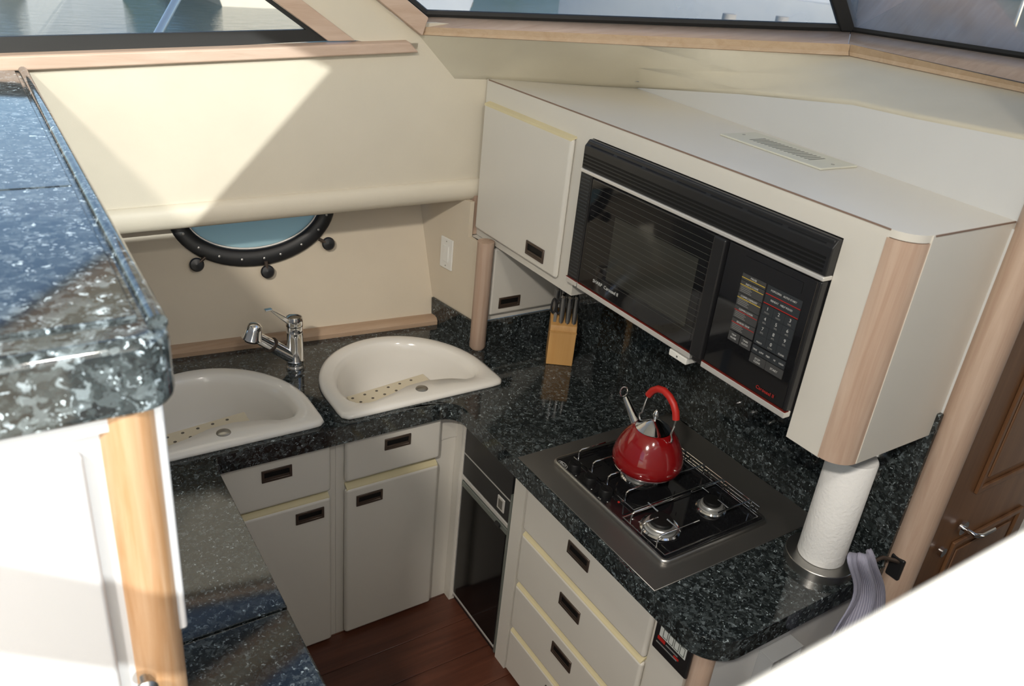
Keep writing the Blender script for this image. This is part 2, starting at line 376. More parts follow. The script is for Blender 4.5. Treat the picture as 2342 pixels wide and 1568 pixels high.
# fine oak lath under the roll
MB().hexa([H(-.6, zv(-.6) - .125, -.21), H(1.66, zv(1.66) - .125, -.19), H(1.66, zv(1.66) - .125, -.24), H(-.6, zv(-.6) - .125, -.26)],
          [H(-.6, zv(-.6) - .094, -.21), H(1.66, zv(1.66) - .094, -.19), H(1.66, zv(1.66) - .094, -.24), H(-.6, zv(-.6) - .094, -.26)]).build('trim_2', 'oakx', **ST)
# flared lower hull wall with the porthole
def W_(x, z, off=0): return Vector((x, 2.878 + .30 * (z - 1.0) - .095 * (x - 1.62) - off, z))
PHC = (.893, 1.537); PHA, PHB = .300, .190; PHT = .06
def ell(a, b, n=64, off=0, c=PHC, tilt=PHT): return [W_(c[0] + a * math.cos(2 * PI * i / n), c[1] + tilt * a * math.cos(2 * PI * i / n) + b * math.sin(2 * PI * i / n), off) for i in range(n)]
MB().prism([W_(-.6, .9), W_(1.66, .9), W_(1.66, 1.72), W_(-.6, 1.72)], (0, .03, 0), holes=[ell(.275, .165)]).build('wall_left', 'creamwall', **ST)
# oak cove at the back of the worktop
a, b_ = pz(395, 820, ZC), pz(1000, 742, ZC)
dirw = (b_ - a).normalized(); nn = Vector((-dirw.y, dirw.x, 0))
a2, b2 = a - dirw * .4, b_
cov = []
for t in [0, 1]:
    q = lerp(a2, b2, t); cov.append([q + Vector((0, 0, 0)), q + Vector((0, 0, .018)), q + nn * .010 + Vector((0, 0, .028)), q + nn * .026 + Vector((0, 0, .034)), q + nn * .07 + Vector((0, 0, .034)), q + nn * .07])
MB().loft(cov, closed=True).add(cov[0], [(0, 1, 2, 3, 4, 5)]).add(cov[1], [(5, 4, 3, 2, 1, 0)]).build('trim_3', 'cove', **ST)
# switch panel bulkhead between hull and post
SP0, SP1 = Vector((1.606, 2.90, 0)), Vector((1.655, 2.585, 0))
sd = (SP1 - SP0).normalized(); sn = Vector((-sd.y, sd.x, 0)); sn = -sn if sn.x < 0 else sn    # pointing forward, into the panel
def SPp(t, z, off=0): q = SP0.lerp(SP1, t); return Vector((q.x, q.y, z)) - sn * off
MB().prism([SPp(0, .95), SPp(1.03, .95), SPp(1.03, 1.474), SPp(.62, 1.474), SPp(.62, 1.62), SPp(-.55, 1.62), SPp(-.55, 1.5)], sn * .02).build('wall_front', 'creamwall', **ST)
# forward bulkhead behind the stove
MB().box(2.085, 2.12, .90, 2.70, 0, 2.071).build('wall_front', 'bulk', **ST)
# slanting bulkhead above the overhead locker
UB0, UB1 = Vector((2.09, .905, 0)), Vector((2.262, 2.62, 0))
un = (UB1 - UB0).cross(Vector((0, 0, 1))).normalized(); un = -un if un.x < 0 else un
UBE = UB1 + (UB1 - UB0).normalized() * .2
ubp = lambda u, v: pp(u, v, UB0, un)
low = [pp(1040, 180), Vector((1.70, 2.735, 2.088)), pz(1330, 193, 2.094), ubp(1460, 201), ubp(1700, 216), ubp(1950, 240), ubp(2100, 273), ubp(2342, 320)]
wp = low[3:] + [Vector((UB0.x, UB0.y - .02, low[-1].z + .004))]
low += [low[-1] + Vector((-.03, -.55, .02)), low[-1] + Vector((-.05, -1.9, .02))]
MB().prism([Vector((wp[-1].x, wp[-1].y, 2.0)), Vector((UBE.x, UBE.y, 2.0)), Vector((UBE.x, UBE.y, 2.14)), Vector((UB1.x, UB1.y, 2.13))] + wp, un * .03).build('wall_front', 'bulk', **ST)
# windscreen sill: front lower edge (f), front upper edge, back edge (g)
def at(u, v, z, k=1.0): r = ray(u, v); t = (z - CAM.z) / r.z * k; return CAM + r * t
fA, fB, fC = pp(958, 80), pz(1940, 128, 2.325), pz(2342, 213, 2.33)
fD = fC + (fC - fB).normalized() * 1.6
fdist = lambda P: (P - CAM).dot(Vector(R[2]))
def on_ray_depth(u, v, d): return CAM + ray(u, v) * d
gA, gB, gC = on_ray_depth(972, 36, fdist(fA) * 1.03), on_ray_depth(1946, 72, fdist(fB) * 1.07), on_ray_depth(2342, 134, fdist(fC) * 1.08)
uA, uB, uC = on_ray_depth(961, 64, fdist(fA)), on_ray_depth(1940, 104, fdist(fB)), on_ray_depth(2342, 196, fdist(fC))
ext = lambda p, q: q + (q - p).normalized() * 1.6
uD, gD = ext(uB, uC), ext(gB, gC)
dn = Vector((.02, .03, -.012))
# beige fascia below the sill
top = [fA, fA.lerp(fB, .12), fA.lerp(fB, .32), fA.lerp(fB, .52), fA.lerp(fB, .76), fB, fB.lerp(fC, .35), fC, fC.lerp(fD, .4), fD]
rings = []
for i in range(len(low)):
    A_, B_ = low[i], top[i]; out = (B_ - A_)
    rings.append([A_ + Vector((.05, .04, .0)), A_ + Vector((.012, .01, -.006)), A_, A_.lerp(B_, .12), A_.lerp(B_, .5), B_])
MB().loft(rings, closed=False).build('wall_front', 'dash', sharp=False, **ST)
sill = thing('trim_4', (fB.x, fB.y, 2.3), **ST)
for (F0, F1, U0, U1, G0, G1) in ((fA, fB, uA, uB, gA, gB), (fB, fD, uB, uD, gB, gD)):
    e = (F1 - F0).normalized() * .0015
    MB().add([F0 + e, F1 - e, U1 - e, U0 + e, G1 - e, G0 + e], [(0, 1, 2, 3), (3, 2, 4, 5)]).build('board', 'oakx', sill, solid=.004, label='pale pinkish oak board')
    MB().add([F0 + e - dn * .2, F1 - e - dn * .2, U1 - e - dn * .15, U0 + e - dn * .15], [(0, 1, 2, 3)]).add([F0 + e, F1 - e, U1 - e - dn * .5, U0 + e - dn * .5], [(0, 1, 2, 3)]).build('edge_strip', 'oakedge', sill, label='golden oak front edge')
# wood A-post rising aft from the end of the sill, on the hull plane
def Hs(u, v, off=0): q = pp(u, v); return Vector((q.x, q.y - off, q.z))
def rake(p, zt_, k): return Vector((p.x - (zt_ - p.z) * k, hull_y(p.x - (zt_ - p.z) * k), zt_))
ZT = 4.05
a0, a1 = Hs(958, 80), Hs(850, 0); k1 = (a0.x - a1.x) / (a1.z - a0.z)
b0, b1 = Hs(972, 38), Hs(905, 0); k2 = (b0.x - b1.x) / (b1.z - b0.z)
kk = 1.5
apo = MB().prism([a0, b0, rake(b0, ZT, kk), rake(a0, ZT, kk)], (0, -.03, 0)).build('trim_5', 'oakx', bevel=.004, **ST)
# cream pillar between side window and windscreen
c0, c1 = Hs(810, 92), Hs(690, 0)
MB().prism([c0, Hs(955, 112), a0, rake(a0, ZT, kk), rake(c0, ZT, kk)], (0, .02, 0)).build('wall_left', 'cream', **ST)
# wood and black frame of the side window
wn = thing('window_3', (.6, hull_y(.6), 2.2), **ST)
d0 = Hs(748, 93); g0 = Hs(700, 68)
MB().prism([d0, c0, rake(c0, ZT, kk), rake(d0, ZT, kk)], (0, -.014, 0)).build('frame_post', 'oakx', wn, bevel=.003)
zb = lambda x: 2.183 + .0605 * (x - .126)
MB().prism([Vector((-2.55, hull_y(-2.55), zt(-2.55) + .03)), d0, rake(d0, ZT, kk), Vector((-2.55, hull_y(-2.55), ZT))], (0, .02, 0),
           holes=[[H(-2.45, zb(-2.45)), g0, rake(g0, ZT - .06, kk), H(-2.45, ZT - .06)]]).build('frame', 'blackm', wn)
MB().prism([H(-2.5, zb(-2.5) - .02, -.01), H(g0.x + .02, g0.z - .01, -.01), Vector((rake(g0, ZT, kk).x, rake(g0, ZT, kk).y + .01, ZT)), H(-2.5, ZT, -.01)], (0, .006, 0)).build('pane', 'glass', wn)
# oak window ledge
e0, e1 = Hs(0, 160), Hs(950, 117); u0, u1 = Hs(0, 120), Hs(930, 90)
def exl(p, q, x): t = (x - p.x) / (q.x - p.x); r_ = p.lerp(q, t); return r_
E0, U0 = exl(e0, e1, -2.55), exl(u0, u1, -2.55)
o_ = Vector((0, -.032, 0)); ob = Vector((0, .01, 0))
MB().hexa([E0 + o_, e1 + o_, e1 + ob, E0 + ob], [U0 + o_ * .9 - V(0, 0, .006), u1 + o_ * .9 - V(0, 0, .006), u1 + ob, U0 + ob]).build('trim_6', 'oakx', bevel=.006, seg=3, **ST)
# windscreen panes, gasket and mullion
kx, ky = .62, .26
def wr(p, z=ZT): s_ = z - p.z; return Vector((p.x - kx * s_, p.y + ky * s_ * (1 if p is not None else 1), z))
wn = thing('window_4', (gB.x, gB.y, gB.z), **ST)
gA2 = gA; tA = rake(b0, ZT, kk); tB = gB + Vector((-kx, ky, 1)) * (ZT - gB.z); tD = gD + Vector((-kx, .0, 1)) * (ZT - gD.z)
MB().add([gA, gB, tB, tA], [(0, 1, 2, 3)]).build('pane', 'glassd', wn)
MB().add([gB, gD, tD, tB], [(0, 1, 2, 3)]).build('pane', 'glassd', wn)
up = Vector((0, 0, 1))
MB().tube([gA + up * .006, gB + up * .010], .016, 8).build('gasket', 'blackm', wn)
MB().tube([gB + up * .006, gD + up * .010], .015, 8).build('gasket', 'blackm', wn)
MB().tube([gA + up * .006, tA], .018, 8).build('gasket', 'blackm', wn)
mdir = (tB - gB).normalized(); side = (gB - gA).normalized()
MB().obox(gB.lerp(tB, .5), mdir, side, mdir.cross(side), (tB - gB).length / 2, .042, .02).build('mullion', 'blackm', wn, bevel=.008)
MB().obox(tA.lerp(tB, .5) + V(0, 0, .03), (tB - tA), up, (tB - tA).cross(up), (tB - tA).length / 2, .06, .04).build('header', 'ceil', wn)
MB().obox(tB.lerp(tD, .5) + V(0, 0, .03), (tD - tB), up, (tD - tB).cross(up), (tD - tB).length / 2, .06, .04).build('header', 'ceil', wn)
# roof between header and cabin ceiling
MB().add([tA + V(0, .05, .02), tB + V(.02, 0, .02), tD + V(.02, 0, .02), V(1.2, -1.4, 4.08), V(-2.6, 3.0, 4.08)], [(0, 1, 2, 3, 4)]).build('ceiling', 'ceil', solid=.02, **ST)

# tall pole-like oak door post and the brown passage door
DP = pz(2020, 1290, ZC)
pst = MB()
for z0, z1 in ((0, 3.0),): pst.lathe([(0, z0), (.047, z0), (.047, z1), (0, z1)], (2.115, .875, 0), n=28)
pst.build('trim_7', 'oak', **ST)
MB().box(2.10, 2.22, .876, .935, 0, 2.75).build('wall_front', 'brown', **ST)
dr = thing('door_1', (2.6, .93, 0), **ST)
yd = .925
MB().box(2.22, 3.05, yd, yd + .03, 0, 2.7).build('door_slab', 'brown', dr)
def dpan(x0, x1, z0, z1):
    MB().prism([(x0, yd, z0), (x1, yd, z0), (x1, yd, z1), (x0, yd, z1)], (0, -.012, 0),
               holes=[[(x0 + .022, yd, z0 + .022), (x1 - .022, yd, z0 + .022), (x1 - .022, yd, z1 - .022), (x0 + .022, yd, z1 - .022)]]).build('moulding', 'brown', dr, bevel=.004)
    MB().box(x0 + .05, x1 - .05, yd - .008, yd, z0 + .05, z1 - .05).build('raised_panel', 'brown', dr, bevel=.006)
dpan(2.52, 2.97, 1.13, 2.5); dpan(2.52, 2.97, .15, .93)
MB().box(2.30, 2.325, yd - .014, yd, 0, 2.7).build('door_stop', 'brown', dr, bevel=.005)
lh = py(2200, 1205, yd - .01)
l1 = MB().cyl(lh, .026, .008, (0, -1, 0)).tube([lh + V(0, -.005, 0), lh + V(0, -.045, 0), lh + V(.02, -.055, 0), lh + V(.11, -.052, -.008)], [.009, .009, .009, .007], 12)
l1.build('door_handle', 'chrome', dr)
lk = py(2150, 1258, yd - .01)
MB().cyl(lk, .017, .014, (0, -1, 0)).build('door_lock', 'chrome', dr)

# near, out of focus: sloping cap of the half wall between saloon and galley
MB().prism([(.20, .179, 2.25), (.20, .168, 2.2525), (.20, -.35, 2.00), (.20, -.35, .95), (.20, .15, .95), (.20, .179, 2.2)], (2.6, 0, 0)).build('wall_right', 'whiteg', bevel=.006, **ST)

# ================================================================== WORKTOP
XL, YB, XR = .477, 2.25, 1.362
DC = [(.535, 0), (1.262, 0)]
def sink_outline(cx, a=.335, grow=0.0, n=96, cy=2.52, z=ZC):
    # star-shaped sampling of a D: flat front at y=2.275, rounded corners, elliptical back
    poly = []
    a = a + grow; yf = 2.277 - grow; yb = 2.44; b = .372 + grow; rc = .035
    for i in range(41): t = PI * i / 40; poly.append((cx + a * math.cos(t), yb + b * math.sin(t)))
    for i in range(9): t = PI + PI / 2 * i / 8; poly.append((cx - a + rc + rc * math.cos(t), yf + rc + rc * math.sin(t)))
    for i in range(9): t = 1.5 * PI + PI / 2 * i / 8; poly.append((cx + a - rc + rc * math.cos(t), yf + rc + rc * math.sin(t)))
    return star(poly, cx, cy, n, z)
def star(poly, cx, cy, n, z):
    out = []
    k = len(poly)
    for j in range(n):
        th = 2 * PI * j / n; d = (math.cos(th), math.sin(th)); best = 0
        for i in range(k):
            x1, y1 = poly[i][0] - cx, poly[i][1] - cy; x2, y2 = poly[(i + 1) % k][0] - cx, poly[(i + 1) % k][1] - cy
            ex, ey = x2 - x1, y2 - y1; den = d[0] * ey - d[1] * ex
            if abs(den) < 1e-12: continue
            t = (x1 * ey - y1 * ex) / den; s_ = (x1 * d[1] - y1 * d[0]) / den
            if t > 0 and -1e-6 <= s_ <= 1 + 1e-6: best = max(best, t)
        out.append(Vector((cx + d[0] * best, cy + d[1] * best, z)))
    return out
hy = lambda x: 2.951 - .095 * (x - .512) + .01
wt = thing('worktop', (1.1, 2.3, ZC - CT), 'polished dark blue-grey granite worktop with thick edge wrapping three sides of the galley', 'worktop')
SEAM = 1.535
z0 = ZC - CT
inner = [(XL, SEAM + .0015)] + [(p.x, p.y) for p in reversed(arc((XL + .02, YB - .02), .02, PI / 2, PI, 5, 0))] + [(XR - .07 + .07 * math.sin(t), YB - .07 + .07 * math.cos(t)) for t in [PI / 2 * i / 8 for i in range(9)]]
rc = .115
outer = [(XR + rc - rc * math.cos(t), .903 + rc - rc * math.sin(t)) for t in [PI / 2 * i / 10 for i in range(11)]]
outl = inner + outer + [(2.083, .903), (2.083, 2.60), (1.66, 2.60), (1.605, hy(1.605)), (.168, hy(.168)), (.168, SEAM + .0015)]
outl = [Vector((x, y, z0)) for x, y in outl]
hs = [sink_outline(c, grow=-.02, z=z0) for c, _ in DC]
MB().prism(outl, (0, 0, CT), holes=hs).build('granite_slab', 'granite', wt, bevel=.010, seg=3, ang=50)
MB().box(.168, XL, .55, SEAM - .0015, z0, ZC).build('granite_slab', 'granite', wt, bevel=.008, seg=3, ang=50)
# granite upstands
us = thing('granite_upstand', (1.85, 2.58, ZC), 'low granite upstand below the small cream locker door', 'upstand')
MB().box(1.66, 2.055, 2.585, 2.60, ZC, 1.135).build('granite_slab', 'granite', us, bevel=.002)
us = thing('granite_upstand', (1.62, 2.75, ZC), 'short granite upstand under the white light switch, left of the wooden post', 'upstand')
MB().prism([SPp(0, ZC, .013), SPp(.93, ZC, .013), SPp(.93, 1.13, .013), SPp(-.02, 1.13, .013)], sn * .012).build('granite_slab', 'granite', us, bevel=.002)
us = thing('granite_splashback', (2.07, 1.75, ZC), 'tall speckled granite splashback behind the stove, below the microwave', 'splashback')
MB().box(2.066, 2.084, .905, 2.60, ZC, 1.55).build('granite_slab', 'granite', us, bevel=.002)

# ================================================================== SINKS
def make_sink(cx, label, seed):
    t = thing('sink', (cx, 2.54, ZC - .02), label, 'sink', 'D-shaped cream sinks')
    O = lambda g, z: sink_outline(cx, grow=g, z=z)
    # inner opening outline
    poly = []
    a = .275
    for i in range(41): th = PI * i / 40; poly.append((cx + a * math.cos(th), 2.44 + .31 * math.sin(th)))
    fr = [(-a, 2.44), (-a + .008, 2.39), (-a + .035, 2.352), (-a + .08, 2.34), (-.10, 2.368), (-.03, 2.395), (.05, 2.402), (.13, 2.385), (a - .08, 2.352), (a - .03, 2.362), (a - .005, 2.40)]
    poly += [(cx + x, y) for x, y in fr[1:]]
    def I(g, z, cy=2.52):
        base = star(poly, cx, cy, 96, z)
        return [Vector((cx + (p.x - cx) * g, cy + (p.y - cy) * g, z)) for p in base]
    rings = [O(-.004, ZC + .0005), O(.0, ZC + .006), O(-.004, ZC + .015), O(-.016, ZC + .020), I(1.05, ZC + .019), I(1.0, ZC + .010), I(.965, ZC - .02), I(.93, ZC - .10), I(.88, ZC - .155), I(.78, ZC - .185), I(.5, ZC - .197), I(.12, ZC - .205)]
    MB().loft(rings, cap=True).build('basin', 'porcelain', t, sharp=False)
    ring = [I(.12, ZC - .2045), I(.10, ZC - .2035)]
    MB().lathe([(0, 0), (.028, .0), (.036, .003), (.040, .0)], (cx, 2.52, ZC - .2045)).build('drain', 'chrome', t)
    # strainer board standing in the bowl, against the front
    cs = [V(cx - .205, 2.43, ZC - .095), V(cx + .140, 2.47, ZC - .080), V(cx + .140, 2.59, ZC - .080), V(cx - .205, 2.565, ZC - .095)]
    up_ = (cs[1] - cs[0]).cross(cs[3] - cs[0]).normalized()
    bd = MB().prism(cs, up_ * .010).build('strainer_board', 'board', t, bevel=.004)
    for r_, n_, y_ in ((0, 5, .52), (1, 6, .82)):
        for i in range(n_):
            fx = .10 + .15 * i - r_ * .05
            q = cs[0].lerp(cs[1], fx).lerp(cs[3].lerp(cs[2], fx), y_) + up_ * .0102
            MB().cyl(q, .0058, .0006, up_, n=14).build('drain_hole', 'hole', bd)
    q = V(cx + .005, 2.347, ZC + .0195)
    MB().lathe([(0, .006), (.018, .005), (.023, .002), (.024, -.002)], q, n=28).build('overflow_cap', 'steel', t)
    return t
make_sink(DC[0][0], 'cream porcelain D-shaped sink partly hidden behind the granite bar corner', 1)
make_sink(DC[1][0], 'cream porcelain D-shaped sink on the right of the chrome tap', 2)

# ================================================================== TAP
fc = pz(676, 838, ZC); fc.z = ZC
tp = thing('mixer_tap', fc, 'chrome mixer tap with pull-out spray between the two sinks', 'tap')
MB().lathe([(0, 0), (.036, 0), (.036, .008), (.033, .012), (.033, .03), (.0345, .032), (.032, .036), (.031, .13), (.031, .150), (.0315, .151), (.0315, .154), (.031, .155), (.031, .178)], fc).lathe([(.031, .178), (.031, .178)], fc).build('body', 'chrome', tp)
MB().lathe([(.0305, .180), (.032, .184), (.032, .205), (.028, .216), (.016, .222), (0, .223)], fc).build('cap', 'chrome', tp)
sdv = Vector((-.93, -.10, 0)).normalized()
hd = fc + sdv * .163 + V(0, 0, .176)
st_ = fc + V(0, 0, .045) + sdv * .01
MB().tube([st_, st_.lerp(hd, .55)], [.026, .025], 24).build('arm', 'chrome', tp)
q = st_.lerp(hd, .52); ad = (hd - st_).normalized()
MB().lathe([(.024, 0), (.030, .001), (.0305, .008), (.024, .009)], q, ad, 28).build('collar', 'bronze', tp)
MB().tube([q, st_.lerp(hd, .95)], [.024, .021], 24).build('hose_handle', 'chrome', tp)
hx = Vector((-.28, -.05, -1)).normalized()
MB().lathe([(0, -.036), (.016, -.034), (.026, -.025), (.030, -.006), (.034, .020), (.037, .028), (.034, .031), (0, .031)], hd - hx * .012, hx, 30).build('spray_head', 'chrome', tp)
MB().cyl(hd + hx * .018, .024, .010, hx).build('nozzle', 'black', tp)
lv0 = fc + V(0, 0, .190) - sdv * -.012; lv1 = fc + sdv * .092 + V(0, 0, .262)
ld = (lv1 - lv0).normalized(); lw = ld.cross(V(0, 0, 1)).normalized(); ln = lw.cross(ld)
MB().loft([[lv0 + lw * a_ * .013 + ln * b_2 * .011 for a_, b_2 in ((-1, -1), (1, -1), (1, 1), (-1, 1))], [lv0.lerp(lv1, .5) + lw * a_ * .014 + ln * b_2 * .009 for a_, b_2 in ((-1, -1), (1, -1), (1, 1), (-1, 1))],
           [lv1 + lw * a_ * .009 + ln * b_2 * .004 for a_, b_2 in ((-1, -1), (1, -1), (1, 1), (-1, 1))]], cap=True).add([], []).build('lever', 'chrome', tp, bevel=.004, seg=3)
MB().obox(lv1 + sdv * .008 + V(0, 0, .001), sdv, lw, V(0, 0, 1), .014, .0095, .003).build('lever_tip', 'chrome', tp, bevel=.002)

# ================================================================== PORTHOLE
ph = thing('porthole', W_(PHC[0], 1.35), 'dark oval porthole with blue glass in the cream hull wall above the sinks', 'porthole')
pr = []
for g, off in ((-.008, -.01), (-.006, .012), (-.001, .017), (.046, .019), (.054, .014), (.056, 0)):
    pr.append(ell(.264 + g, .160 + g, off=off))
MB().loft(pr).build('ring', 'black', ph, sharp=False)
MB().prism(ell(.270, .165, off=-.006), HN.normalized() * .004).build('pane', 'port', ph)
MB().loft([ell(.260, .154, off=.004), ell(.256, .150, off=.008), ell(.252, .146, off=.004)]).build('gasket', 'silver', ph, sharp=False)
wnrm = Vector((-.095, -1, .30)).normalized()
for ang in (198, 218, 237, 255, 272, 285, 304, 325, 343, 0):
    t_ = math.radians(ang); c_ = W_(PHC[0] + .288 * math.cos(t_), PHC[1] + PHT * .288 * math.cos(t_) + .186 * math.sin(t_), .021)
    MB().lathe([(.0052, 0), (.0045, .0025), (0, .0035)], c_, wnrm, 12).build('screw', 'steel', ph)
for (u, v) in ((450, 605), (612, 621), (751, 557)):
    c_ = pp(u, v, W_(.9, 1.3, .03), (.095, 1, -.30))
    rt = W_(PHC[0], PHC[1], .03); dd = (rt - c_).normalized() * .05
    k_ = MB().lathe([(0, -.005), (.022, -.003), (.027, .002), (.022, .008), (0, .011)], c_, wnrm, 24).build('clamp_knob', 'black', ph)
    MB().tube([c_ + wnrm * .002, c_ + dd * .85 + wnrm * .004], .007, 10).build('clamp_stem', 'bronze', k_)

# ================================================================== LIGHT SWITCH
sw0 = SPp(.22, 1.36, .004); sw = thing('light_switch', sw0, 'white rocker light switch plate on the cream side panel, right of the porthole', 'light switch')
swx = sd
MB().obox(sw0, swx, sn, V(0, 0, 1), .040, .004, .068).build('plate', 'whiteg', sw, bevel=.003)
MB().obox(sw0 - sn * .005, swx, sn, V(0, 0, 1), .018, .003, .036).build('rocker', 'whiteg', sw, bevel=.002)
for s_ in (-1, 1): MB().cyl(sw0 - sn * .0035 + V(0, 0, .054 * s_), .003, .0015, -sn, n=10).build('screw', 'steel', sw)

# ================================================================== SMALL LOCKER BEHIND THE POST
lk_ = thing('wall_locker', (1.87, 2.62, 1.135), 'small off-white corner locker with rounded door, between wooden post and knife block', 'cupboard')
MB().box(1.655, 2.084, 2.603, 2.72, 1.135, 1.474).build('body', 'white', lk_)
ldo = MB().box(1.688, 2.06, 2.578, 2.602, 1.165, 1.462).build('door', 'white', lk_, bevel=.016, seg=4)
def pull(parent, c, xd, zd, nrm, w_=.105, h_=.048, name='handle'):
    """recessed rectangular pull: metal bezel round a dark pocket with a lip"""
    c = Vector(c); xd = Vector(xd).normalized(); zd = Vector(zd).normalized(); nrm = Vector(nrm).normalized()
    o = [c + xd * w_ / 2 * a_ + zd * h_ / 2 * b_3 for a_, b_3 in ((-1, -1), (1, -1), (1, 1), (-1, 1))]
    i = [c + xd * (w_ / 2 - .009) * a_ + zd * (h_ / 2 - .009) * b_3 for a_, b_3 in ((-1, -1), (1, -1), (1, 1), (-1, 1))]
    h = MB().prism(o, nrm * .005, holes=[i]).build(name, 'bronze', parent, bevel=.001, seg=1)
    MB().add([p + nrm * .0006 for p in i], [(0, 1, 2, 3)]).build('pocket', 'dark', h)
    MB().obox(c - zd * (h_ / 2 - .014) + nrm * .0025, xd, zd, nrm, w_ / 2 - .010, .004, .0012).build('lip', 'bronze', h)
    return h
pull(ldo, (1.782, 2.578, 1.218), (1, 0, 0), (0, 0, 1), (0, -1, 0))

# ================================================================== OVERHEAD LOCKER
OX, OY0, OY1, OZ0, OZ1 = 1.685, .921, 2.73, 1.476, 2.09
oh = thing('overhead_locker', (1.88, 1.83, OZ0), 'long off-white overhead locker around the black microwave, above the stove', 'cupboard')
MY0, MY1, MZ0, MZ1 = 1.09, 2.06, 1.536, 2.03
rr = .062
# top follows the slanting bulkhead
def ubx(y): t = (y - UB0.y) / (UB1.y - UB0.y); return UB0.x + t * (UB1.x - UB0.x)
tp_ = [(OX, OY1), (OX, OY0 + rr)] + [(OX + rr - rr * math.cos(t), OY0 + rr - rr * math.sin(t)) for t in [PI / 2 * i / 8 for i in range(1, 9)]] + [(2.10, OY0), (ubx(2.6) - .003, 2.6), (2.2, OY1)]
MB().prism([(x, y, OZ1 - .018) for x, y in tp_], (0, 0, .018)).build('top', 'white', oh)
MB().prism([(OX, OY1, OZ0), (OX, MY1, OZ0), (OX, MY1, OZ1 - .018), (OX, OY1, OZ1 - .018)], (.02, 0, 0)).build('face_panel', 'white', oh)
MB().box(OX, OX + .02, MY0, MY1, MZ1, OZ1 - .018).build('face_panel', 'white', oh)
MB().box(OX, OX + .02, OY0 + rr, MY0, OZ0, OZ1 - .018).build('face_panel', 'white', oh)
MB().box(OX + rr, 2.092, OY0 - .004, OY0 + .02, OZ0 + .005, OZ1 - .0005).build('end_panel', 'white', oh)
MB().box(OX + .02, 2.066, MY1, OY1, OZ0, OZ0 + .02).build('bottom_panel', 'white', oh)
MB().box(OX + .02, 2.066, OY0 + .02, MY0, OZ0 + .004, OZ0 + .02).build('bottom_panel', 'white', oh)
MB().box(OX + .02, 2.066, MY1, MY1 + .015, OZ0 + .02, OZ1 - .018).build('divider', 'white', oh)
MB().box(OX - .0012, OX + .001, OY0 + rr, OY1 - .01, OZ1 - .0035, OZ1 + .0006).build('edge_line', 'edgeline', oh)
MB().box(OX + rr + .006, 2.09, OY0 - .0052, OY0 - .003, OZ1 - .0035, OZ1 + .0006).build('edge_line', 'edgeline', oh)
# rounded oak corner
cpts = [(OX - .0015, OY0 + rr + .004)] + [(OX + rr - (rr + .0015) * math.cos(t), OY0 + rr - (rr + .0015) * math.sin(t)) for t in [PI / 2 * i / 10 for i in range(0, 11)]] + [(OX + rr + .004, OY0 - .0015), (OX + rr + .004, OY0 + .02), (OX + .02, OY0 + rr + .004)]
MB().prism([(x, y, OZ0 + .003) for x, y in cpts], (0, 0, OZ1 - .02 - OZ0 - .003)).build('corner_post', 'oak', oh, label='rounded bleached oak corner')
od = MB().box(OX - .024, OX - .001, 2.139, 2.703, 1.512, 2.008).build('door', 'white', oh, bevel=.014, seg=4)
MB().hexa([V(OX - .024, 2.142, 2.000), V(OX - .024, 2.700, 2.000), V(OX, 2.700, 2.0075), V(OX, 2.142, 2.0075)], [V(OX - .022, 2.142, 2.008), V(OX - .022, 2.700, 2.008), V(OX, 2.700, 2.0145), V(OX, 2.142, 2.0145)]).build('top_edge', 'strip', od)
pull(od, (OX - .024, 2.27, 1.567), (0, 1, 0), (0, 0, 1), (-1, 0, 0), .115, .052)
# oak strip left of the locker
MB().box(1.662, 1.684, 2.722, 2.745, 1.476, 1.64).build('side_strip', 'oak', oh)
# wooden support post
pc = Vector((1.648, 2.585, ZC + .001))
MB().lathe([(0, 0), (.026, 0), (.0345, .012), (.0345, .476)], pc, n=12).add([], []).lathe([(.0345, .476), (0, .476)], pc, n=12).build('support_post', 'oak',
    label='round bleached oak post standing on the granite under the overhead locker', cat='post')
# vent on top
vt = thing('air_vent', (2.04, 1.6, OZ1), 'flat cream air vent grille lying on top of the overhead locker', 'vent')
vd = (UB1 - UB0).normalized(); vc = V(2.035, 1.60, OZ1 + .003); vn = V(vd.y, -vd.x, 0)
vc = (pz(1650, 312, OZ1) + pz(1955, 380, OZ1)) / 2 + V(0, 0, .003)
vax = (pz(1868, 388, OZ1) - pz(1650, 312, OZ1)).normalized(); vn = V(-vax.y, vax.x, 0)
MB().obox(vc, vax, vn, V(0, 0, 1), .20, .078, .003).build('plate', 'ventc', vt, bevel=.002)
for i in range(16):
    c_ = vc + vax * (-.115 + i * .0155) + V(0, 0, .0032)
    MB().obox(c_, vn, vax, V(0, 0, 1), .034, .0032, .0004).build('slot', 'slotg', vt)
for s_ in (-1, 1): MB().cyl(vc + vax * .175 * s_ + V(0, 0, .003), .005, .0012, n=10).build('screw', 'steel', vt)

# ================================================================== MICROWAVE
FX = 1.655    # front plane
mw = thing('microwave_oven', (FX + .1, (MY0 + MY1) / 2, MZ0), 'black built-in microwave oven with dark glass door and keypad', 'microwave')
MB().box(FX + .006, 2.03, MY0 + .004, MY1 - .004, MZ0, MZ1 - .005).build('casing', 'black', mw, bevel=.004)
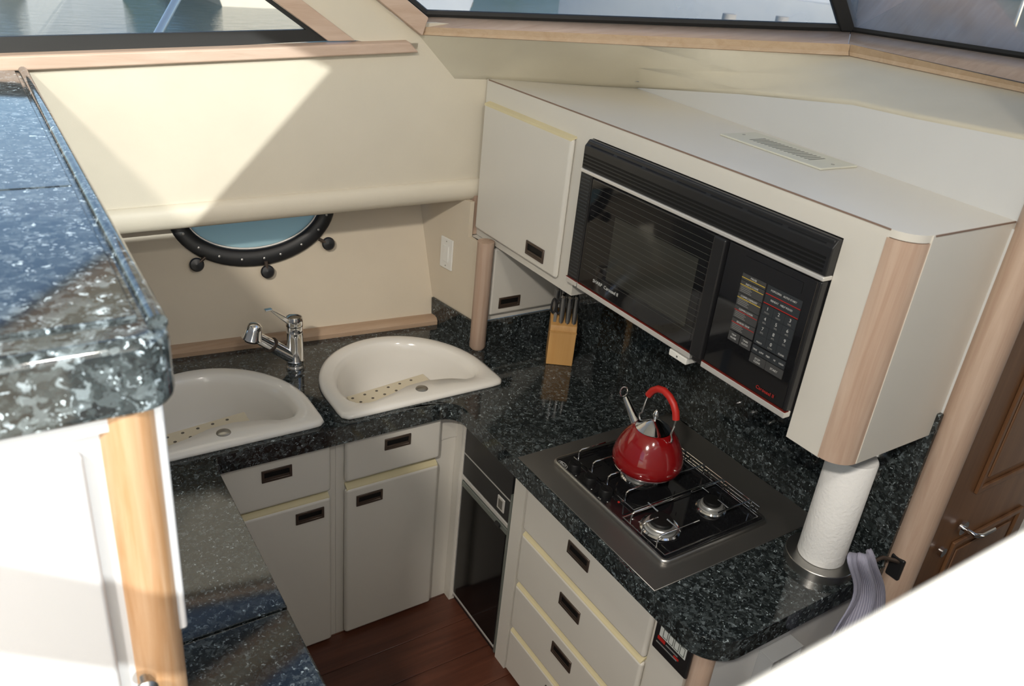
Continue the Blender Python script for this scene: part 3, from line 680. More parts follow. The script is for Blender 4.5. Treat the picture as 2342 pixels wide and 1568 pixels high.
# vent grille along the top
gz0, gz1 = 1.936, 2.028
g = MB().prism([V(FX, MY0, gz0), V(FX, MY0, gz1 - .02), V(FX + .016, MY0, gz1), V(FX + .03, MY0, gz1), V(FX + .03, MY0, gz0)], (0, MY1 - MY0, 0)).build('vent_grille', 'black', mw, bevel=.003)
for i in range(7):
    y0 = MY0 + .02 + i * .134
    for k_ in range(3):
        z_ = gz1 - .024 - .0
        MB().obox(V(FX + .004 + .0042 * k_, y0 + .062, gz1 - .0152 + .0052 * k_), (0, 1, 0), (.62, 0, .78), (-.78, 0, .62), .058, .0022, .0006).build('slot', 'dark', g)
for k_ in range(4): MB().box(FX - .0008, FX + .004, MY0 + .012, MY1 - .004, gz0 + .008 + .011 * k_, gz0 + .014 + .011 * k_).build('slot', 'dark', g)
for z_, nm in ((1.924, 'chrome_strip'),):
    MB().box(FX - .005, FX + .03, MY0 - .001, MY1, z_, z_ + .012).build(nm, 'silver', mw, bevel=.003)
# louvred end panel at far left
lp = MB().box(FX, FX + .02, 1.998, MY1, MZ0 + .02, 1.923).build('side_louvre', 'black', mw, bevel=.002)
for i in range(30): MB().box(FX - .0012, FX, 2.006, 2.052, MZ0 + .032 + i * .0119, MZ0 + .037 + i * .0119).build('slat', 'key', lp)
# door with window
dY0, dY1 = 1.412, 1.992
dmw = MB().box(FX - .004, FX + .02, dY0, dY1, MZ0 + .024, 1.920).build('door', 'blackg', mw, bevel=.005, seg=3)
MB().box(FX - .0046, FX - .0035, 1.455, 1.965, MZ0 + .045, 1.905).build('window', 'blackg', dmw)
MB().box(FX - .0052, FX - .0045, 1.485, 1.855, 1.625, 1.835).build('window_mesh', 'smoked', dmw)
for i in range(16):
    MB().box(FX - .0055, FX - .0050, 1.445, 1.975, MZ0 + .080 + i * .0186, MZ0 + .0805 + i * .0186).build('grid_line', 'gridm', dmw)
MB().box(FX - .014, FX + .01, 1.397, 1.442, MZ0 + .022, 1.921).build('door_handle', 'black', dmw, bevel=.006, seg=3)
text('SHARP  Carousel II', 'lettering', 'print', dmw, (FX - .0062, 1.915, 1.598), (0, -1, 0), (0, 0, 1), .0165, label='pale brand lettering')
# control panel
cp = MB().box(FX - .002, FX + .02, MY0 + .012, 1.394, MZ0 + .024, 1.920).build('control_panel', 'blackg', mw, bevel=.003)
MB().box(FX - .004, FX + .02, MY0, MY0 + .012, MZ0 + .024, 1.922).build('edge_moulding', 'black', mw, bevel=.004)
kx0 = FX - .0030
FY = lambda y: 1.128 + (y - 1.135) * .758
FZ = lambda z: 1.857 - (1.838 - z) * .74
def kb_(x0, x1, y0, y1, z0_, z1_): return MB().box(x0, x1, FY(y0), FY(y1), FZ(z0_), FZ(z1_))
def key(y0, y1, z0_, z1_, mat='key', par=cp, nm='key'): return kb_(kx0 - .0012, kx0 + .002, y0, y1, z0_, z1_).build(nm, mat, par)
MB().box(kx0 - .0006, kx0 + .002, 1.140, 1.330, 1.872, 1.902).build('display', 'blackg', cp)
def lab(s_, y, z, sz, par, mat='print'): text(s_, 'lettering', mat, par, (kx0 - .0022, FY(y), FZ(z)), (0, -1, 0), (0, 0, 1), sz * .76, .0003, 'CENTER')
# left column (function lists)
colL = (1.290, 1.395)
heads = [('PAUSE', 'yelprint'), ('INSTA COOK', 'yelprint'), ('COMPU DEFROST', 'yelprint'), ('COMPU COOK', 'redprint'), ('SENSOR TEMP', 'redprint')]
zk = 1.838
for h_, mt in heads:
    hgt = .026 if h_ == 'PAUSE' else .048
    k_ = key(colL[0], colL[1], zk - hgt + .002, zk, 'keyl')
    kb_(kx0 - .0020, kx0 - .0011, colL[0], colL[1], zk - .0165, zk - .0145).build('stripe', mt, k_)
    lab(h_, 1.3425, zk - .008, .0095, k_)
    if hgt > .03:
        for j in range(4):
            kb_(kx0 - .0018, kx0 - .0011, colL[1] - .012 - .038 - .006 * (j % 2), colL[1] - .006, zk - .0215 - j * .0062, zk - .0195 - j * .0062).build('print_line', 'dimprint', k_)
    zk -= hgt + .001
for y0_, tt in ((1.345, 'TEMP'), (1.290, 'TIMER')):
    k_ = key(y0_, y0_ + .05, zk - .040, zk - .004, 'keyl'); lab(tt, y0_ + .025, zk - .014, .009, k_); lab('CLOCK' if tt == 'TIMER' else 'PROBE', y0_ + .025, zk - .026, .009, k_)
# right column
yR = (1.135, 1.282); zt_ = 1.838
for j in range(2):
    k_ = key(yR[0], yR[1], zt_ - .030 - j * .034, zt_ - j * .034, 'key')
    kb_(kx0 - .0020, kx0 - .0011, yR[0], yR[1], zt_ - .0325 - j * .034, zt_ - .0300 - j * .034).build('stripe', 'redprint', k_)
    lab(('POPCORN   AUTO START', 'REHEAT   HELP FOOD')[j], sum(yR) / 2, zt_ - .014 - j * .034, .0095, k_)
nums = ['1', '2', '3', '4', '5', '6', '7', '8', '9', '', '0', '']
words = ['HIGH', 'HIGH', '90%', '80%', '70%', '60%', '50%', '40%', '30%', 'MULTI', 'LOW', 'CLEAR']
zn = zt_ - .070
for j in range(12):
    r_, c_ = divmod(j, 3); y1_ = yR[1] - c_ * .049; z1_ = zn - r_ * .0385
    k_ = key(y1_ - .0480, y1_, z1_ - .0375, z1_, 'key')
    if nums[j]: lab(nums[j], y1_ - .024, z1_ - .013, .0175, k_)
    lab(words[j], y1_ - .024, z1_ - .028, .0085, k_, 'dimprint' if nums[j] else 'print')
zb_ = zn - 4 * .0385 - .006
for j, tt in enumerate(('TIME', 'LOW', 'MED', 'HI', 'HIGH')):
    y1_ = yR[1] - j * .0294; k_ = key(y1_ - .0288, y1_, zb_ - .030, zb_, 'key'); lab(tt, y1_ - .0145, zb_ - .015, .0085, k_)
k_ = key(1.212, 1.282, zb_ - .068, zb_ - .034, 'keyl'); lab('STOP', 1.247, zb_ - .046, .010, k_); lab('CLEAR', 1.247, zb_ - .057, .010, k_)
k_ = key(1.135, 1.210, zb_ - .068, zb_ - .034, 'keyl'); lab('START', 1.172, zb_ - .051, .011, k_)
text('Carousel II', 'lettering', 'redprint', cp, (kx0 - .0022, 1.165, MZ0 + .045), (0, -1, 0), (0, 0, 1), .014, .0003, 'CENTER')
# bottom strips
for y0_, y1_ in ((2.000, MY1), (dY0 + .030, 1.994), (MY0, 1.396)):
    MB().box(FX - .006, FX + .02, y0_, y1_, MZ0 + .004, MZ0 + .021).build('chrome_strip', 'silver', mw, bevel=.002)
    MB().box(FX - .0055, FX + .01, y0_, y1_, MZ0 + .021, MZ0 + .0228).build('red_line', 'redline', mw)
br = thing('bracket', (FX + .0, 1.50, MZ0 - .03), 'small white bracket under the lower edge of the microwave door', 'bracket')
MB().box(FX - .004, FX + .05, 1.452, 1.525, MZ0 - .022, MZ0 - .002).build('plate', 'whiteg', br, bevel=.002)
MB().cyl((FX - .004, 1.49, MZ0 - .012), .003, .001, (-1, 0, 0), n=10).build('screw', 'steel', br)
# socket plate low on the splashback (seen mirrored in the hob)
sp = thing('socket_plate', (2.064, 1.71, 1.30), 'cream socket plate on the granite splashback, seen mirrored in the hob', 'socket')
MB().box(2.056, 2.066, 1.655, 1.765, 1.30, 1.475).build('plate', 'porcelain', sp, bevel=.003)
for z_ in (1.345, 1.425):
    for y_ in (1.695, 1.725): MB().box(2.0552, 2.0562, y_ - .002, y_ + .002, z_ - .008, z_ + .008).build('slot', 'dark', sp)

# ================================================================== SINK BASE CABINETS
YD = 2.272
def front(par, nm, x0, x1, z0_, z1_, edge=True):
    f_ = MB().box(x0, x1, YD, YD + .026, z0_, z1_).build(nm, 'white', par, bevel=.014, seg=4)
    if edge:
        MB().hexa([V(x0 + .006, YD + .004, z1_ - .006), V(x1 - .006, YD + .004, z1_ - .006), V(x1 - .006, YD + .03, z1_ + .004), V(x0 + .006, YD + .03, z1_ + .004)],
                  [V(x0 + .006, YD + .006, z1_ + .0015), V(x1 - .006, YD + .006, z1_ + .0015), V(x1 - .006, YD + .03, z1_ + .017), V(x0 + .006, YD + .03, z1_ + .017)]).build('finger_edge', 'strip', f_, label='cream yellow finger edge')
    return f_
bc = thing('base_cabinet', (.66, 2.5, 0), 'off-white drawer and door unit under the left sink', 'cabinet')
MB().box(.45, .908, YD + .03, 2.80, 0.0, .82).build('body', 'white', bc)
MB().box(.45, .9075, YD + .026, YD + .03, .82, ZC - CT).build('body', 'white', bc)
f_ = front(bc, 'drawer', .47, .882, .742, .945, False); pull(f_, (.687, YD, .880), (1, 0, 0), (0, 0, 1), (0, -1, 0))
f_ = front(bc, 'door', .47, .882, .012, .715); pull(f_, (.800, YD, .660), (1, 0, 0), (0, 0, 1), (0, -1, 0))
bc = thing('base_cabinet', (1.14, 2.5, 0), 'off-white drawer and door unit under the right sink, beside the fridge', 'cabinet')
MB().box(.909, 1.42, YD + .03, 2.80, 0.0, .82).build('body', 'white', bc)
MB().box(.9085, 1.42, YD + .026, YD + .03, .82, ZC - CT).build('body', 'white', bc)
f_ = front(bc, 'drawer', .937, 1.322, .758, .945, False); pull(f_, (1.138, YD, .885), (1, 0, 0), (0, 0, 1), (0, -1, 0))
f_ = front(bc, 'door', .937, 1.322, .012, .725); pull(f_, (1.03, YD, .665), (1, 0, 0), (0, 0, 1), (0, -1, 0))
MB().box(1.405, 1.432, 2.258, YD + .028, 0, z0).build('filler_strip', 'white', bc)
# left leg cabinet
bc = thing('base_cabinet', (.32, 1.6, 0), 'off-white base unit carrying the left arm of the granite worktop', 'cabinet')
MB().box(.19, .44, .60, 2.26, 0, z0).build('body', 'white', bc)
for y0_ in (.62, 1.17, 1.72):
    MB().box(.44, .455, y0_, y0_ + .52, .03, z0 - .02).build('door', 'white', bc, bevel=.008)

# ================================================================== FRIDGE
XF = 1.42
fr = thing('refrigerator', (1.6, 2.08, 0), 'narrow black glass-front refrigerator under the worktop corner', 'refrigerator')
MB().box(XF + .016, 1.98, 1.905, 2.258, .0, z0 - .003).build('cabinet', 'black', fr)
MB().box(XF, XF + .016, 1.922, 2.250, .045, .610).build('door', 'fridgeg', fr, bevel=.002)
MB().box(XF - .003, XF + .016, 1.912, 2.252, .612, .636).build('top_rail', 'silverg', fr, bevel=.002)
MB().box(XF - .001, XF + .016, 1.914, 2.252, .642, .660).build('door_rail', 'silver', fr, bevel=.002)
MB().box(XF, XF + .016, 1.914, 2.252, .664, .762).build('control_panel', 'black', fr, bevel=.002)
MB().box(XF - .001, XF + .016, 1.914, 2.252, .7635, .7665).build('thin_line', 'silver', fr)
MB().box(XF, XF + .016, 1.914, 2.252, .768, .943).build('upper_panel', 'black', fr, bevel=.002)
MB().box(XF - .003, XF + .016, 1.905, 1.913, .02, .80).build('side_trim', 'silverg', fr)
MB().box(XF - .002, XF + .016, 2.252, 2.257, .02, .943).build('side_trim', 'silver', fr)
MB().box(XF - .002, XF + .016, 1.914, 2.252, .036, .042).build('bottom_trim', 'silver', fr)
lt = MB().box(XF - .006, XF, 1.945, 1.992, .690, .748).build('latch', 'silver', fr, bevel=.005, seg=3)
MB().box(XF - .0075, XF - .006, 1.955, 1.982, .700, .738).build('latch_button', 'steel', lt, bevel=.001)
MB().box(XF - .012, XF - .003, 1.955, 1.985, .618, .632).build('catch', 'black', fr, bevel=.002)
MB().box(XF + .01, XF + .016, 1.905, 2.258, 0, .034).build('kickboard', 'black', fr)

# ================================================================== DRAWER CABINET
dc = thing('drawer_cabinet', (1.7, 1.45, 0), 'off-white unit of four stacked drawers below the hob', 'cabinet')
MB().box(XF + .02, 2.06, .985, 1.902, 0, z0).build('body', 'white', dc)
MB().box(XF + .001, XF + .02, 1.835, 1.902, 0, z0).build('stile', 'white', dc)
MB().box(XF + .001, XF + .02, 1.015, 1.150, 0, z0).build('stile', 'white', dc)
lv = [(.712, .942, .836), (.475, .692, .612), (.248, .455, .385), (.020, .228, .165)]
for k_, (a_, b_3, hz) in enumerate(lv):
    f_ = MB().box(XF - .004, XF + .020, 1.166, 1.825, a_, b_3).build('drawer', 'white', dc, bevel=.012, seg=4)
    if k_:
        MB().hexa([V(XF - .002, 1.172, b_3 - .004), V(XF - .002, 1.818, b_3 - .004), V(XF + .02, 1.818, b_3 + .004), V(XF + .02, 1.172, b_3 + .004)],
                  [V(XF, 1.172, b_3 + .002), V(XF, 1.818, b_3 + .002), V(XF + .02, 1.818, b_3 + .016), V(XF + .02, 1.172, b_3 + .016)]).build('finger_edge', 'strip', f_, label='cream yellow finger edge')
    pull(f_, (XF - .004, 1.512, hz), (0, 1, 0), (0, 0, 1), (-1, 0, 0), .112, .050)
MB().lathe([(0, 0), (.032, 0), (.032, z0), (0, z0)], (XF + .027, .985, 0), n=20).build('corner_post', 'oak', dc, label='rounded oak corner')
MB().box(XF + .03, 2.06, .955, .985, 0, z0).build('end_panel', 'bulk', dc)
# tank monitor panel
tm = thing('monitor_panel', (XF - .01, 1.08, .80), 'small black gauge panel with four white buttons beside the top drawer', 'gauge panel')
ty0, ty1, tz0, tz1 = 1.000, 1.142, .800, .925
MB().box(XF - .012, XF, ty0, ty1, tz0, tz1).build('housing', 'black', tm, bevel=.006, seg=3)
sp_ = MB().box(XF - .0135, XF - .012, ty0 + .016, ty1 - .022, tz1 - .062, tz1 - .020).build('button_strip', 'keyw', tm)
for j in range(4):
    y_ = ty0 + .0205 + j * .0225
    MB().prism([(XF - .0140, y_, tz1 - .057), (XF - .0140, y_ + .0185, tz1 - .057), (XF - .0140, y_ + .0185, tz1 - .026), (XF - .0140, y_, tz1 - .026)], (-.0008, 0, 0),
               holes=[[(XF - .0140, y_ + .002, tz1 - .055), (XF - .0140, y_ + .0165, tz1 - .055), (XF - .0140, y_ + .0165, tz1 - .028), (XF - .0140, y_ + .002, tz1 - .028)]]).build('button', 'silverg', sp_)
MB().box(XF - .0135, XF - .012, ty1 - .048, ty1 - .018, tz1 - .078, tz1 - .067).build('red_mark', 'redprint', tm)
MB().box(XF - .0135, XF - .012, ty1 - .100, ty1 - .052, tz1 - .076, tz1 - .073).build('print_line', 'dimprint', tm)
MB().box(XF - .0135, XF - .012, ty1 - .100, ty1 - .016, tz1 - .092, tz1 - .089).build('print_line', 'dimprint', tm)
MB().box(XF - .0135, XF - .012, ty1 - .106, ty1 - .086, tz1 - .087, tz1 - .081).build('red_mark', 'redprint', tm)
# clear organiser on the end panel
og = py(1765, 1500, .95)
cl = thing('clear_holder', V(og.x, .94, og.z - .06), 'clear plastic holder fixed to the grey end panel below the worktop corner', 'holder')
for dx in (-.062, .062): MB().box(og.x + dx - .003, og.x + dx + .003, .905, .955, og.z - .075, og.z + .05).build('side', 'clear', cl, bevel=.001)
MB().box(og.x - .065, og.x + .065, .903, .906, og.z - .075, og.z + .02).build('front', 'clear', cl, bevel=.001)
MB().box(og.x - .065, og.x + .065, .903, .955, og.z + .05, og.z + .055).build('lid', 'clear', cl, bevel=.001)

# ================================================================== HOB
hb = thing('gas_hob', (1.70, 1.49, ZC), 'three-burner black glass gas hob in a broad brushed steel surround', 'hob')
ZS = ZC + .004
MB().box(1.371, 2.064, 1.142, 1.838, ZC + .0005, ZS).build('steel_surround', 'darksteel', hb, bevel=.001, seg=1)
gx0, gx1, gy0, gy1 = 1.462, 1.900, 1.205, 1.765
def rrect(x0, x1, y0, y1, r, z, n=5):
    p = []
    for cx, cy, a in ((x1 - r, y1 - r, 0), (x0 + r, y1 - r, PI / 2), (x0 + r, y0 + r, PI), (x1 - r, y0 + r, 1.5 * PI)):
        p += [Vector((cx + r * math.cos(a + PI / 2 * i / n), cy + r * math.sin(a + PI / 2 * i / n), z)) for i in range(n + 1)]
    return p
RR = lambda g, z, r=.022: rrect(gx0 - g, gx1 + g, gy0 - g, gy1 + g, max(r + g, .003), z)
MB().loft([RR(.003, ZS), RR(.004, ZS + .006), RR(.001, ZS + .013), RR(-.005, ZS + .015), RR(-.010, ZS + .0125)]).build('rim', 'steel', hb, sharp=False)
MB().prism(RR(-.008, ZS + .002), (0, 0, .0105)).build('glass_top', 'blackg', hb)
ZG = ZS + .0125
def knob(x, y):
    k_ = MB().lathe([(0, .022), (.018, .022), (.021, .018), (.022, 0)], (x, y, ZG), n=28).build('knob', 'dark', hb)
    MB().box(x - .003, x + .003, y - .017, y + .017, ZG + .022, ZG + .024).build('pointer', 'dark', k_)
for q in ((1315, 1062), (1350, 1092), (1386, 1120)):
    P = pz(q[0], q[1], ZG + .015); knob(P.x, P.y)
    for a_ in (-.034, -.026): MB().cyl((P.x - .032, P.y + a_ + .02, ZG), .003, .0004, n=8).build('print_mark', 'dimprint', hb)
    MB().cyl((P.x - .020, P.y - .036, ZG), .0022, .0004, n=8).build('print_mark', 'print', hb)
P = pz(1415, 1148, ZG); MB().cyl(P, .004, .0015, n=10).build('igniter', 'redg', hb)
P = pz(1287, 1062, ZG)
el = [Vector((P.x + .010 * math.cos(t), P.y + .022 * math.sin(t), ZG + .0004)) for t in [2 * PI * i / 32 for i in range(32)]]
MB().tube(el, .0008, 6, closed=True).build('logo_ring', 'print', hb, label='pale oval maker badge')
text('ENO', 'lettering', 'print', hb, (P.x, P.y, ZG + .0004), (0, -1, 0), (1, 0, 0), .014, .0003, 'CENTER')
def burner(x, y, s_=1.0):
    b0_ = MB().lathe([(.060 * s_, 0), (.062 * s_, .004), (.057 * s_, .008), (.053 * s_, .006), (.050 * s_, .002)], (x, y, ZG), n=40).build('burner_ring', 'chrome', hb)
    MB().lathe([(.049 * s_, .001), (.050 * s_, .006), (.046 * s_, .008), (.046 * s_, .018), (.043 * s_, .021), (0, .021)], (x, y, ZG), n=40).build('burner', 'burnal', b0_)
    MB().lathe([(.030 * s_, .021), (.036 * s_, .023), (.037 * s_, .030), (.034 * s_, .034), (0, .0345)], (x, y, ZG), n=40).build('burner_cap', 'dark', b0_)
KC = Vector((1.676, 1.548, 1.09))
B1, B2 = pz(1512, 1195, ZG + .02), pz(1628, 1150, ZG + .02)
burner(KC.x - .005, KC.y + .01, 1.05); burner(B1.x, B1.y, 1.0); burner(B2.x, B2.y, .78)
# wire pan supports: two frames of chrome rod
ZW = ZG + .006; ZU = ZG + .048; RW = .0026
gr1 = MB(); gr2 = MB()
fx0, fx1 = 1.530, 1.872
xs1 = [1.478, 1.872]
def finger(mb, x0, y, x1, x2):
    mb.tube([(x0, y, ZW), (x0 + .002, y, ZU - .006), (x0 + .010, y, ZU), (x1, y, ZU)], RW, 8)
    mb.tube([(x2, y, ZW), (x2 - .002, y, ZU - .006), (x2 - .010, y, ZU), (x1 + (x2 - x1) * .35, y, ZU)], RW, 8)
yA, yB = 1.735, 1.425
for mb, xa, y0_, y1_ in ((gr1, fx0, yB, yA), (gr2, xs1[0], 1.225, yB - .012)):
    mb.tube([(xa, y0_, ZW), (fx1, y0_, ZW), (fx1, y1_, ZW), (xa, y1_, ZW)], RW, 8, closed=True)
for y_ in (1.715, 1.640, 1.560, 1.470): finger(gr1, fx0, y_, 1.64, fx1)
for y_ in (1.380, 1.262): finger(gr2, xs1[0], y_, 1.64, fx1)
gr2.tube([(xs1[0], B1.y, ZW), (xs1[0] + .002, B1.y, ZU - .006), (xs1[0] + .01, B1.y, ZU), (B1.x - .02, B1.y, ZU)], RW, 8)
gr2.tube([(B1.x, 1.262, ZU), (B1.x, B1.y - .02, ZU)], RW, 8); gr2.tube([(B1.x, 1.395, ZU), (B1.x, B1.y + .02, ZU)], RW, 8)
gr2.tube([(B2.x, 1.262, ZU), (B2.x, B2.y - .02, ZU)], RW, 8); gr2.tube([(B2.x, 1.395, ZU), (B2.x, B2.y + .02, ZU)], RW, 8)
gr1.build('pan_support', 'chrome', hb); gr2.build('pan_support', 'chrome', hb)
for off in (0, .009, .018):
    MB().tube([(fx1 + .006 + off * .5, 1.24, ZW + .004 + off), (fx1 + .006 + off * .5, 1.74, ZW + .004 + off)], .0018, 6).build('back_rail', 'chrome', hb)

# ================================================================== KETTLE
kt = thing('kettle', V(KC.x, KC.y, ZU + RW), 'red enamel kettle with chrome lid and red arched handle on the hob', 'kettle')
kz = ZU + RW
kc = V(KC.x, KC.y, kz)
MB().lathe([(0, 0), (.080, 0), (.084, .004), (.103, .005), (.107, .007), (.105, .0085)], kc, n=56).build('base_rim', 'chrome', kt)
MB().lathe([(.105, .008), (.111, .014), (.115, .026), (.1145, .042), (.109, .066), (.099, .092), (.085, .116), (.070, .135), (.0605, .144), (.058, .145)], kc, n=56).build('body', 'red', kt)
MB().lathe([(.056, .144), (.0575, .146), (.054, .148), (.036, .163), (.016, .176), (.006, .180), (.006, .184), (.010, .190), (.011, .196), (.007, .206), (.003, .212), (0, .214)], kc, n=48).build('lid', 'chrome', kt)
kd = Vector((-.36, .93, 0)).normalized()     # towards the spout
kd = (pz(1440, 950, 1.235) - pz(1490, 985, 1.235)); kd.z = 0; kd.normalize()
sb = kc + kd * .070 + V(0, 0, .118); stp = kc + kd * .140 + V(0, 0, .184)
MB().tube([sb, sb.lerp(stp, .5), stp], [.019, .014, .0105], 20).build('spout', 'chrome', kt)
sdir = (stp - sb).normalized(); sr = stp + sdir * .016
sx = Vector(R[0]); sy = Vector((0, 0, 1))
MB().tube([sr + (V(0, 0, 1) * math.cos(t) * .018 + sx * math.sin(t) * .012 + V(0, 0, .004)) for t in [2 * PI * i / 24 for i in range(24)]], .0022, 8, closed=True).build('spout_ring', 'chrome', kt)
# handle
hp = []
for t, r_, z_ in ((180, .066, .142), (180, .064, .158), (180, .056, .175), (180, .058, .20), (172, .0, 0)):
    pass
def HPt(s_, z_): return kc + kd * s_ + V(0, 0, z_)
lft = [HPt(.058, .140), HPt(.066, .150), HPt(.067, .162), HPt(.058, .172), HPt(.056, .190), HPt(.052, .215)]
rgt = [HPt(-.072, .134), HPt(-.080, .138), HPt(-.081, .150), HPt(-.073, .164), HPt(-.079, .192), HPt(-.080, .222)]
topc = [HPt(.052, .220), HPt(.046, .243), HPt(.033, .266), HPt(.012, .283), HPt(-.013, .289), HPt(-.038, .281), HPt(-.059, .266), HPt(-.073, .246), HPt(-.080, .222)]
MB().tube(lft[:-1] + topc + list(reversed(rgt[:-1])), .0032, 10).build('handle_wire', 'chrome', kt)
MB().tube(topc[1:], .0115, 16).build('handle_grip', 'redg', kt)

# ================================================================== KNIFE BLOCK + KNIVES
kb0, kb1 = pz(1248, 832, ZC), pz(1308, 838, ZC)
bx = (kb1 - kb0); bw = bx.length; bx.normalize(); by = Vector((-bx.y, bx.x, 0))   # by points away from the camera
knb = thing('knife_block', (kb0 + kb1) / 2 + by * .06, 'honey-coloured wooden knife block standing in the worktop corner', 'knife block')
sp2 = [(0, 0), (.0, .148), (.012, .175), (.10, .215), (.115, .18), (.115, 0)]
MB().prism([kb0 + by * a_ + V(0, 0, c_ + .0005) for a_, c_ in sp2], bx * bw).build('body', 'block', knb, bevel=.003)
MB().obox(kb0 + bx * bw / 2 + by * .001 + V(0, 0, .150), bx, by, V(0, 0, 1), bw / 2 + .0005, .002, .004).build('front_groove', 'block', knb)
up2 = (by * .10 + V(0, 0, .24) * 1.0); up2 = Vector((by.x * .12, by.y * .12, 1)).normalized()
rows = [(.030, .21, 4, .115, .011), (.078, .23, 4, .105, .011)]
ki = 0
klabels = ['kitchen shears with black loops at the left front slot of the knife block', 'knife with steel-capped grey handle, second from left in the front row of the block',
           'knife with steel-capped grey handle, third from left in the front row of the block', 'knife with silver end cap at the right front slot of the block']
tops = up2
for r_, (dy_, zz, n_, L, rad) in enumerate(rows):
    for i in range(n_):
        base = kb0 + bx * bw * (.14 + .24 * i) + by * dy_ + V(0, 0, .175 + (dy_ - .012) * .45)
        if r_ == 0:
            lb = klabels[i]
        else:
            lb = ('leftmost tall knife handle in the rear row of the block', 'second tall knife handle from the left in the rear row of the block', 'third tall knife handle from the left in the rear row of the block', 'rightmost tall knife handle in the rear row of the block')[i]
        if r_ == 0 and i == 0:
            t = thing('kitchen_shears', base, lb, 'shears', 'knives in the wooden block')
            for s_ in (-1, 1):
                c_ = base + tops * .065 + bx * .010 * s_
                MB().tube([c_ + tops * .030 * math.cos(a_) + bx * .009 * math.sin(a_) for a_ in [2 * PI * j / 20 for j in range(20)]], .0045, 8, closed=True).build('loop', 'black', t)
            MB().obox(base + tops * .018, bx, by, tops, .006, .003, .022).build('shank', 'steel', t)
            continue
        t = thing('kitchen_knife', base, lb, 'knife', 'knives in the wooden block')
        rg = []
        for f_, wx, wy in ((0, .0095, .012), (.15, .010, .013), (.5, .0105, .015), (.8, .0115, .017), (.93, .012, .018), (1.0, .007, .012)):
            c_ = base + tops * L * f_
            rg.append([c_ + bx * wx * math.cos(a_) + by * wy * math.sin(a_) for a_ in [2 * PI * j / 14 for j in range(14)]])
        MB().loft(rg[:5], cap=False).build('handle', 'knifeh', t)
        MB().loft(rg[4:], cap=True).build('end_cap', 'chrome', t)
        MB().obox(base - tops * .012, bx, by, tops, .0012, .011, .016).build('blade', 'steel', t)

# ================================================================== PAPER TOWEL
tc_ = V(1.903, 1.012, ZC)
ht = thing('paper_towel_holder', tc_, 'round brushed steel paper towel stand at the right end of the worktop', 'holder')
MB().lathe([(0, 0), (.100, 0), (.100, .0285), (.0985, .030), (0, .030)], tc_, n=56).build('base', 'steel', ht)
MB().lathe([(.007, .030), (.007, .38), (.012, .382), (.014, .392), (.010, .400), (0, .402)], tc_, n=20).build('rod', 'steel', ht)
rl = thing('paper_towel_roll', tc_ + V(0, 0, .031), 'white quilted paper towel roll standing upright under the locker corner', 'paper towel')
rb = tc_ + V(0, 0, .0312)
MB().lathe([(.020, 0), (.066, 0), (.0675, .004), (.0675, .345), (.064, .350), (.020, .350), (.020, 0)], rb, n=72).build('paper', 'paper', rl)
MB().lathe([(.0185, 0), (.0195, .351), (.0175, .351), (.0175, 0)], rb, n=32).build('core', 'card', rl)

# ================================================================== TOWEL on hook
twt = V(2.045, .865, 1.115)
tw = thing('dish_towel', V(2.0, .86, .80), 'lavender-grey ribbed dish towel hanging in folds at the worktop end', 'towel')
import mathutils
P_top = [py(1935, 1268, .865), py(1952, 1262, .865), py(1972, 1250, .865), py(1984, 1250, .865), py(1992, 1262, .865)]
def trow(l_, r_, y, amp, ph_, n=28):
    a_, b_3 = py(l_[0], l_[1], y), py(r_[0], r_[1], y); out = []
    for i in range(n):
        t_ = i / (n - 1); q = a_.lerp(b_3, t_)
        out.append(q + V(0, -amp * 1.6 * (math.sin(t_ * 4.5 * PI + ph_) + .5 * math.sin(t_ * 9 * PI + 1 + ph_)) - .018 * math.sin(PI * t_), 0))
    return out
rows_ = [trow((1941, 1259), (1988, 1250), .885, .002, 0), trow((1931, 1270), (1995, 1262), .872, .005, .1), trow((1934, 1292), (1999, 1290), .866, .007, .2), trow((1942, 1316), (2011, 1316), .864, .009, .3),
         trow((1944, 1345), (2016, 1345), .862, .010, .4), trow((1932, 1375), (2015, 1375), .860, .010, .6), trow((1905, 1410), (2008, 1412), .858, .011, .9),
         trow((1880, 1450), (1990, 1455), .856, .012, 1.2), trow((1862, 1500), (1968, 1505), .855, .012, 1.5)]
tm_ = MB().loft(rows_, closed=False)
to = tm_.build('cloth', 'towel', tw, solid=.005, subd=1, sharp=False)
uv = to.data.uv_layers.new(name='UVMap')
idx = {}
for lp_ in to.data.loops:
    vi = lp_.vertex_index; uv.data[lp_.index].uv = ((vi % 28) / 28 * 1.0, (vi // 28) / 9)
hk = py(1975, 1262, .90)
hk = thing('towel_hook', V(2.07, .87, 1.06), 'dark hook holding the lavender towel beside the oak door post', 'hook')
MB().obox(V(2.085, .873, 1.045), (1, 0, 0), (0, 1, 0), (0, 0, 1), .020, .022, .038).build('mount', 'black', hk, bevel=.006)
MB().tube([V(2.08, .868, 1.06), V(2.04, .87, 1.085), V(2.0, .885, 1.10), V(1.97, .892, 1.092)], .006, 10).build('arm', 'bronze', hk)

# ================================================================== BAR UNIT (near left)
BZ = 2.10; BX = .182; BY0 = 1.006; BT = .118
bt = thing('bar_worktop', (-.5, 1.9, BZ - BT), 'tiled grey granite bar top with thick rounded edge in the left foreground', 'worktop')
by1 = lambda x: hull_y(x) - .002
rad = .05
def bprof(x0, x1, y0, y1): return x0, x1, y0, y1
